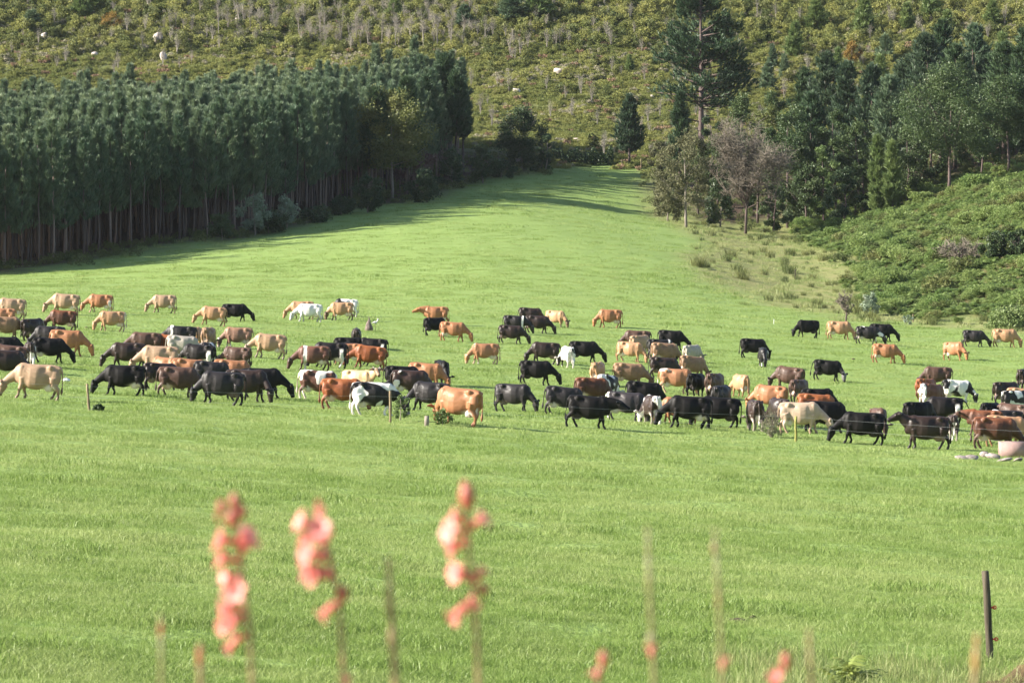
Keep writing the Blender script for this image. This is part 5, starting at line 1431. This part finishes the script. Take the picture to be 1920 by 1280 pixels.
def wire_fence():
    p0 = at(168, 768)
    o = empty("wire_fence", p0); tag(o, "wire fence with few wooden posts along the near side of the herd", "fence")
    P0 = np.array(p0)
    line = []
    for (u, v, vt, r, lean, mat, lab) in [(168, 768, 712, 0.05, -0.10, M_WOOD, "leaning thin post"), (732, 790, 730, 0.055, 0.0, M_WOOD, None), (1492, 829, 780, 0.055, 0.0, M_WOODM, "mossy yellow-green post")]:
        p = at(u, v); h = (v - vt) * p.y / F
        q = link("post", post_mesh(h, r, lean, int(u)), mat, o, p - p0)
        if lab: q["label"] = lab
        line.append((p, h))
    for u, v in ((-420, 742), (2150, 872)):
        p = at(u, v); h = 1.25
        link("post", post_mesh(h, 0.055, 0.0, 5), M_WOOD, o, p - p0); line.append((p, h))
    line.sort(key=lambda t: t[0].x)
    for f in (0.93, 0.55):
        pts = []
        for a in range(len(line) - 1):
            A, B = line[a][0], line[a + 1][0]
            for t in np.linspace(0, 1, 24, endpoint=(a == len(line) - 2)):
                x = A.x + (B.x - A.x) * t; y = A.y + (B.y - A.y) * t
                z = A.z + (B.z - A.z) * t + f * 1.15 - 0.07 * math.sin(math.pi * t)
                z = max(z, float(gz(x, y)[0]) + f * 0.9)
                pts.append((x - P0[0], y - 0.07 - P0[1], z - P0[2]))
        g = Geo(); g.tube(pts, 0.0028, 5)
        link("wire", g.build("wire", True), M_WIRE, o)
wire_fence()
p = at(800, 797); g = Geo(); g.tube([(0, 0, -0.2), (0.0, 0, 0.2), (0.01, 0, 0.42)], [0.095, 0.095, 0.09], 10)
tag(link("post_stub", g.build("post_stub"), M_BARKG, None, p), "short grey cut-off post stub between the two bushes at the fence", "post")
def near_post():
    p = at(1857, 1243); h = 171 * p.y / F
    o = empty("fence_post", p); tag(o, "tall dark wooden fence post with red insulators in the near corner of the pasture", "fence post")
    link("shaft", post_mesh(h, 0.052, -0.07, 3), M_WOODD, o)
    m = rough_mat("red_plastic", (0.55, 0.03, 0.04), (0.62, 0.05, 0.05), 4.0, 0.4, 0.0)
    for z in (h * 0.60, h * 0.25):
        g = Geo(); x0 = -0.07 * z / h + 0.05
        g.tube([(x0, -0.01, z), (x0 + 0.03, -0.015, z)], [0.014, 0.012], 8)
        a = np.linspace(0, 2 * math.pi, 11)
        g.tube([(x0 + 0.047, -0.015 + 0.0, z)] + [(x0 + 0.047 + 0.022 * math.cos(t + math.pi), -0.015, z + 0.022 * math.sin(t)) for t in a], 0.009, 6)
        link("insulator", g.build("insulator", True), m, o)
near_post()
for i, (u, v, hpx, r, lab) in enumerate([(1451, 608, 9, 0.02, "thin white marker post standing alone in the pasture near the gully"), (1491, 525, 20, 0.05, "small dark fence post in the rough grass of the gully"), (1166, 318, 16, 0.07, "short post beside the conical pine"), (1202, 320, 20, 0.06, "pale post between the conical pine and the gully trees"), (1712, 604, 16, 0.05, "pale post at the foot of the bracken bank")]):
    p = at(u, v)
    mt = M_WIRE if i == 0 else (M_WOODD if i in (1, 2) else M_WOOD)
    if i == 0: mt = rough_mat("white_paint", (0.75, 0.75, 0.73), (0.82, 0.82, 0.8), 4.0, 0.6, 0.0)
    tag(link("fence_post", post_mesh(hpx * p.y / F, r, 0.0, i), mt, None, p), lab, "fence post")
def stump():
    p = at(692, 620); r = np.random.default_rng(3); g = Geo()
    g.tube([(0, 0, -0.1), (0.0, 0, 0.25), (-0.03, 0, 0.55), (-0.02, 0.02, 0.78)], [0.34, 0.27, 0.16, 0.03], 9)
    g.tube([(0.02, -0.06, 0.1), (0.04, -0.04, 0.6), (-0.02, -0.03, 1.02)], [0.12, 0.08, 0.015], 6)
    g.tube([(0.12, 0.02, 0.0), (0.16, 0.02, 0.3), (0.13, 0.03, 0.5)], [0.10, 0.07, 0.02], 6)
    o = link("tree_stump", g.build("tree_stump", True), rough_mat("dead_wood", (0.05, 0.04, 0.04), (0.26, 0.20, 0.17), 3.0, 0.9, 0.6, stretch=(5, 5, 0.5)), None, p)
    tag(o, "jagged dark tree stump in the pasture behind the chestnut cow's group", "stump")
    # a white bird perched on a dead twig
    b = empty("white_bird", (p.x + 0.42, p.y + 0.3, float(gz(p.x + 0.42, p.y + 0.3)[0])), 0.3); tag(b, "small white bird standing in the grass just behind the stump", "bird")
    m = rough_mat("white_feathers", (0.70, 0.68, 0.66), (0.8, 0.78, 0.75), 8.0, 0.7, 0.0)
    g = Geo(); g.ellipsoid((0, 0, 0.62), (0.15, 0.075, 0.085), 10, 7)
    g.tube([(0.10, 0, 0.65), (0.17, 0, 0.74), (0.19, 0, 0.83)], [0.05, 0.032, 0.028], 8); g.ellipsoid((0.21, 0, 0.845), (0.05, 0.034, 0.036), 8, 6)
    g.tube([(0.24, 0, 0.84), (0.32, 0, 0.82)], [0.014, 0.004], 5); g.tube([(-0.12, 0, 0.62), (-0.24, 0, 0.58)], [0.045, 0.015], 6)
    link("body", g.build("body", True), m, b)
    for s in (-1, 1):
        g = Geo(); g.tube([(0.0, 0.03 * s, 0.56), (0.0, 0.03 * s, 0.28), (0.01, 0.03 * s, 0.0)], 0.008, 5); link("leg", g.build("leg"), M_WOODD, b)
stump()
p = at(124, 713); g = Geo(); g.ellipsoid((0, 0, 0.07), (0.17, 0.12, 0.09), 12, 8); V = g.V[0]; V += 0.018 * np.random.default_rng(4).normal(size=V.shape); V[:, 0] *= 1 + 0.3 * (V[:, 2] < 0.06)
tag(link("crumpled_bag", g.build("crumpled_bag"), rough_mat("white_plastic", (0.75, 0.75, 0.76), (0.82, 0.82, 0.82), 5.0, 0.4, 0.0), None, p), "crumpled white plastic bag lying on the grass beside the big black cow", "bag")
# bushes on the fence line
for i, (u, vb, vt, w, m, lab) in enumerate([(752, 789, 737, 40, M_LIGHTLEAF, "upright leafy bush growing by the fence post below the black and white cow"),
    (830, 796, 768, 44, M_LIGHTLEAF, "low leafy bush in front of the big orange cow"), (184, 766, 758, 26, M_DARKLEAF, "tiny weed clump at the foot of the leaning post")]):
    broad(u, vb, vt, w, "bush", lab, m, 620 + 4 * i, z0=0.02, nl=12, n=1500, leaf=0.085, lobe=(0.2, 0.42))
def thorn_bush():
    p, h, mpp = by_px(1447, 822, 772)
    o = empty("thorn_bush", p); tag(o, "grey-green thorny bush at the fence behind the mossy post", "bush")
    link("stem", twig_mesh(630, 26, 30 * mpp, h, 0.012, 5, 8), M_DEADGREY, o)
    link("foliage", broad_crown(633, 0.05, h * 0.95, 30 * mpp, 16, 1500, 0.075, "foliage", lobe=(0.18, 0.4)), leaf_mat("thorn_leaves", (0.19, 0.19, 0.12), (0.32, 0.30, 0.20), 0.2, 0.6, 0.2), o)
thorn_bush()
# dark tussocks and dung in the grass
M_DUNG = rough_mat("dung", (0.05, 0.04, 0.028), (0.10, 0.075, 0.05), 6.0, 0.9, 0.5)
for i, (u, v, s) in enumerate([(1383, 1172, 0.16), (1322, 1195, 0.09), (1600, 673, 0.12), (1412, 1168, 0.07), (162, 612, 0.15), (1290, 500, 0.35)]):
    if i == 5: continue
    p = at(u, v); g = Geo(); g.ellipsoid((0, 0, 0.03), (s, s * 0.8, 0.06), 10, 6); V = g.V[0]; V += 0.012 * np.random.default_rng(i).normal(size=V.shape)
    tag(link("dung_pat", g.build("dung_pat"), M_DUNG, None, p), "dark dung pat lying in the grass", "dung", "dung pats in the pasture")
# the earth bank and the bracken fern at the near corner
M_FERN = leaf_mat("fern_green", (0.16, 0.22, 0.05), (0.34, 0.36, 0.09), 0.35, 0.5, 0.3)
def corner():
    r = np.random.default_rng(9)
    c = ud(1935, 55.5); n = 26
    X, Y = np.meshgrid(np.linspace(-1.5, 1.6, n), np.linspace(-0.9, 1.3, n))
    Hh = 0.62 * np.exp(-((X - 0.4) / 0.75) ** 2 - ((Y - 0.1) / 0.8) ** 2)
    gx, gy = X + c.x, Y + c.y
    Z = gz(gx.ravel(), gy.ravel()).reshape(n, n) + Hh - 0.03 + 0.035 * vnoise(gx, gy, 91, 14, (0.12, 0.5)) * (Hh > 0.02)
    V = np.stack([gx, gy, Z], -1).reshape(-1, 3); idx = np.arange(n * n).reshape(n, n)
    Q = np.stack([idx[:-1, :-1], idx[:-1, 1:], idx[1:, 1:], idx[1:, :-1]], -1).reshape(-1, 4)
    tag(link("earth_bank", mesh_np("earth_bank", V, Q, True), rough_mat("bank_soil", (0.03, 0.022, 0.014), (0.12, 0.085, 0.04), 4.0, 0.95, 0.6)), kind="structure")
    pts = []
    for _ in range(150):
        x, y = c.x + r.normal(0.35, 0.7), c.y + r.uniform(-0.9, 1.2)
        hh = 0.62 * math.exp(-((x - c.x - 0.4) / 0.75) ** 2 - ((y - c.y - 0.1) / 0.8) ** 2)
        pts.append((x, y, float(gz(x, y)[0]) + hh - 0.04))
    k = len(pts)
    scatter("dry_bank_grass", pts, r.uniform(0, 6.28, k), r.uniform(0.4, 0.9, k), r.integers(0, 2, k), r.uniform(0.5, 1.2, k), [(grass_tuft(s, 24, 0.3, 0.08, 0.3, 0.007, 0.9), M_TALL) for s in (16, 17)])
    for u, d, s, lab in ((1602, 54.6, 0.5, "green bracken fern at the near edge of the pasture"), (1555, 54.2, 0.45, "smaller fern beside the green bracken fern")):
        p = ud(u, d)
        q = tag(link("fern", frond_mesh(int(u), 18, s), M_FERN, None, p), lab, "fern"); q.scale = (1, 1, 1.25)
corner()

# ------------------------------------------------------------------ the flower spikes close to the camera
def petal_mat(name, c1, c2, tr=0.35):
    m, nt, N, L, P, O = new_mat(name)
    lv = N.new("ShaderNodeAttribute"); lv.attribute_name = "lv"
    col = mixc(nt, lv.outputs["Fac"], c1, c2); L.new(col, P.inputs["Base Color"]); P.inputs["Roughness"].default_value = 0.45
    t = N.new("ShaderNodeBsdfTranslucent"); L.new(col, t.inputs[0])
    x = N.new("ShaderNodeMixShader"); x.inputs[0].default_value = tr; L.new(P.outputs[0], x.inputs[1]); L.new(t.outputs[0], x.inputs[2]); L.new(x.outputs[0], O.inputs[0])
    return m
M_PETAL = petal_mat("coral_petals", (0.80, 0.20, 0.175), (0.92, 0.42, 0.39))
M_BUD = petal_mat("red_buds", (0.36, 0.085, 0.06), (0.52, 0.17, 0.11), 0.2)
M_STEM = petal_mat("brown_stems", (0.20, 0.12, 0.07), (0.30, 0.22, 0.10), 0.05)
M_OCHRE = petal_mat("ochre_stems", (0.34, 0.17, 0.06), (0.42, 0.25, 0.10), 0.1)
M_STEMG = petal_mat("greenish_stems", (0.16, 0.15, 0.06), (0.26, 0.22, 0.10), 0.05)
DF = 5.3
def P3(u, v, d=DF):
    a, b = ray(u, v); return np.array([a * d, d, b * d])
def blossom(g, gp, base, mouth, w, seed):
    """a curved trumpet from the stem to the mouth with six spreading petals"""
    r = np.random.default_rng(seed)
    ax = mouth - base; L = np.linalg.norm(ax); ax = ax / L
    mid = base + ax * L * 0.5 + np.array([0, 0, L * 0.12])
    g.tube([base, mid, mouth], [0.0028, 0.0042, w * 0.30], 8, 0.3)
    a = np.cross(ax, [0, 0, 1.0]); a /= np.linalg.norm(a); b = np.cross(ax, a)
    for k in range(6):
        t = k * math.pi / 3 + 0.3; d = math.cos(t) * a + math.sin(t) * b; s = np.cross(ax, d)
        p0 = mouth + d * w * 0.22; p1 = mouth + d * w * 0.55 + ax * w * 0.28; p2 = mouth + d * w * 0.85 + ax * w * 0.22
        gp.append(([p0 - s * w * 0.14, p0 + s * w * 0.14, p1 + s * w * 0.27, p2, p1 - s * w * 0.27], [(0, 1, 2), (0, 2, 4), (4, 2, 3)]))
def spike(stem, blossoms, buds, label, r0=0.0030, seed=0, sm=None, d=DF, bm=None):
    base = P3(*stem[0], d); ground = np.array([base[0] + 0.02, base[1], float(gz(base[0], base[1])[0])])
    o = empty("flower_spike", tuple(ground)); tag(o, label, "flower spike")
    pts = [ground + [0, 0, -0.05]] + [P3(u, v, d) for u, v in stem]
    g = Geo(); n = len(pts); g.tube(np.array(pts) - ground, np.linspace(r0 * 1.3, r0 * 0.7, n), 8, 0.4)
    for i in range(3):   # bracts clasping the stem
        pass
    link("stem", g.build("stem", True), sm or M_STEM, o)
    S = np.array([(v, u) for u, v in stem]); S = S[np.argsort(S[:, 0])]
    for i, (u, v, w, dx, dy) in enumerate(blossoms):
        # u, v: middle of the open flower; dx, dy: pixels from there back to the stem
        m = P3(u, v, d - 0.008 * (i % 3)) - ground; b = P3(u + dx, v + dy, d) - ground
        g = Geo(); pet = []
        ww = w / 1500.0 * d / DF * 1.0
        blossom(g, pet, b, m, ww, seed + i)
        ob = link("blossom", g.build("blossom", True), M_PETAL, o)
        for V, T in pet:
            q = Geo(); q.add(V, None, T, 0.5 + 0.4 * ((i * 7) % 5) / 5)
            link("petal", q.build("petal"), M_PETAL, ob)
    for i, (u, v, w, hgt) in enumerate(buds):
        c = P3(u, v, d) - ground; ww = w / 1500.0 * d / DF / 2; hh = hgt / 1500.0 * d / DF / 2
        g = Geo(); g.ellipsoid(c, (ww, ww, hh), 8, 7, 0.4)
        link("bud", g.build("bud", True), bm or M_BUD, o)
spike([(474, 1290), (468, 1180), (458, 1110), (450, 1040), (440, 990), (434, 925)],
      [(416, 1012, 40, 30, 10), (466, 1018, 32, -18, 30), (462, 1000, 26, -16, 26), (418, 1046, 36, 34, 12), (424, 1080, 26, 30, 4), (442, 1108, 34, 14, 6), (422, 1142, 36, 36, -4), (436, 1160, 36, 26, -8), (418, 1176, 22, 36, -12), (428, 1215, 22, 34, -26)],
      [(440, 940, 20, 34), (416, 950, 18, 28), (452, 958, 20, 30), (436, 970, 26, 36), (408, 968, 10, 16)], "tall coral-red flower spike, the one with most open blossoms", seed=1)
spike([(646, 1290), (640, 1180), (634, 1110), (622, 1060), (608, 1000), (598, 940)],
      [(598, 960, 24, 4, 20), (566, 978, 30, 36, 16), (600, 990, 30, 6, 10), (572, 1008, 32, 38, 10), (606, 1006, 32, 6, 12), (578, 1038, 34, 36, 10), (606, 1042, 36, 14, 8), (576, 1068, 32, 46, 8), (588, 1082, 26, 38, 2), (618, 1072, 30, 10, 10), (606, 1152, 24, 34, -24)],
      [(642, 1112, 24, 34), (598, 944, 12, 18)], "coral-red flower spike leaning slightly, middle of the three in bloom", seed=30)
spike([(898, 1290), (894, 1180), (888, 1110), (880, 1040), (876, 980), (876, 910)],
      [(852, 970, 32, 24, 12), (904, 974, 26, -24, 18), (846, 996, 32, 32, 10), (848, 1026, 38, 34, -8), (862, 1078, 32, 26, 12), (852, 1070, 22, 32, 14), (904, 1070, 24, -16, 24), (886, 1128, 26, 2, -14), (852, 1156, 24, 32, -26), (868, 1144, 20, 18, -16)],
      [(876, 930, 30, 52), (872, 912, 16, 26), (906, 1104, 20, 24)], "coral-red flower spike with a long dark bud tip, set apart from the other two", seed=60)
spike([(742, 1290), (738, 1200), (732, 1120), (728, 1045)], [], [(730, 1130, 13, 70), (735, 1200, 14, 60), (729, 1065, 10, 46)], "thick bare brown flower stem beside the blooming spikes", 0.0040, seed=80, bm=M_STEM)
spike([(1228, 1290), (1224, 1200), (1218, 1100), (1214, 985)], [(1222, 1214, 22, 2, 20)], [(1218, 1090, 12, 50), (1216, 1030, 9, 50), (1222, 1200, 20, 34)], "tall bare greenish stem with a single red bud low down", 0.0034, seed=90, sm=M_STEMG, bm=M_STEMG)
spike([(1354, 1290), (1352, 1200), (1346, 1100), (1341, 990)], [(1357, 1238, 24, -4, 22)], [(1340, 1028, 12, 26), (1348, 1120, 10, 60)], "tall bare stem carrying one coral flower near its foot", 0.0030, seed=95, sm=M_STEMG, bm=M_STEM)
spike([(1522, 1290), (1520, 1240), (1517, 1180)], [], [(1518, 1200, 9, 40)], "short thin brown stem above the fern", 0.0030, seed=100, bm=M_STEM)
spike([(378, 1300), (376, 1260), (375, 1205)], [], [(375, 1230, 12, 50)], "short reddish stem tip nearest the tallest blooming spike", 0.0040, seed=102)
spike([(303, 1300), (303, 1240), (301, 1150)], [], [(302, 1180, 9, 40)], "thin greenish stem farthest from the blooming spikes", 0.0030, seed=104, sm=M_STEMG)
spike([(1110, 1310), (1122, 1270), (1132, 1225)], [(1118, 1262, 24, 6, 14)], [(1132, 1235, 20, 36)], "bent orange flower tip poking up at the bottom edge", 0.0035, seed=106)
spike([(1440, 1320), (1462, 1270), (1474, 1228)], [(1462, 1258, 24, -4, 20), (1452, 1272, 22, 0, 20)], [(1474, 1238, 20, 34)], "bright coral flower tip at the bottom edge", 0.0035, seed=108)
spike([(1825, 1320), (1829, 1260), (1833, 1190)], [], [(1830, 1240, 14, 60), (1832, 1205, 10, 40)], "ochre dry flower stem in front of the dark fence post", 0.0042, seed=110, bm=M_OCHRE)
spike([(652, 1320), (650, 1290), (648, 1268)], [(648, 1274, 22, 0, 20)], [], "pale coral flower just rising over the bottom edge", 0.0035, seed=112)

# ------------------------------------------------------------------ the air over the valley
def haze():
    me = mesh_np("haze", np.array([(x, y, z) for x in (-330, 330) for y in (-60, 1250) for z in (-18, 190)], float), np.array([(0, 1, 3, 2), (4, 6, 7, 5), (0, 4, 5, 1), (2, 3, 7, 6), (0, 2, 6, 4), (1, 5, 7, 3)]))
    m, nt, N, L, P, O = new_mat("haze"); N.remove(P)
    v = N.new("ShaderNodeVolumePrincipled"); v.inputs["Color"].default_value = (0.86, 0.93, 1.0, 1); v.inputs["Density"].default_value = 0.000022; v.inputs["Anisotropy"].default_value = 0.2
    L.new(v.outputs[0], O.inputs["Volume"])
    tag(link("haze", me, m), kind="stuff")
haze()
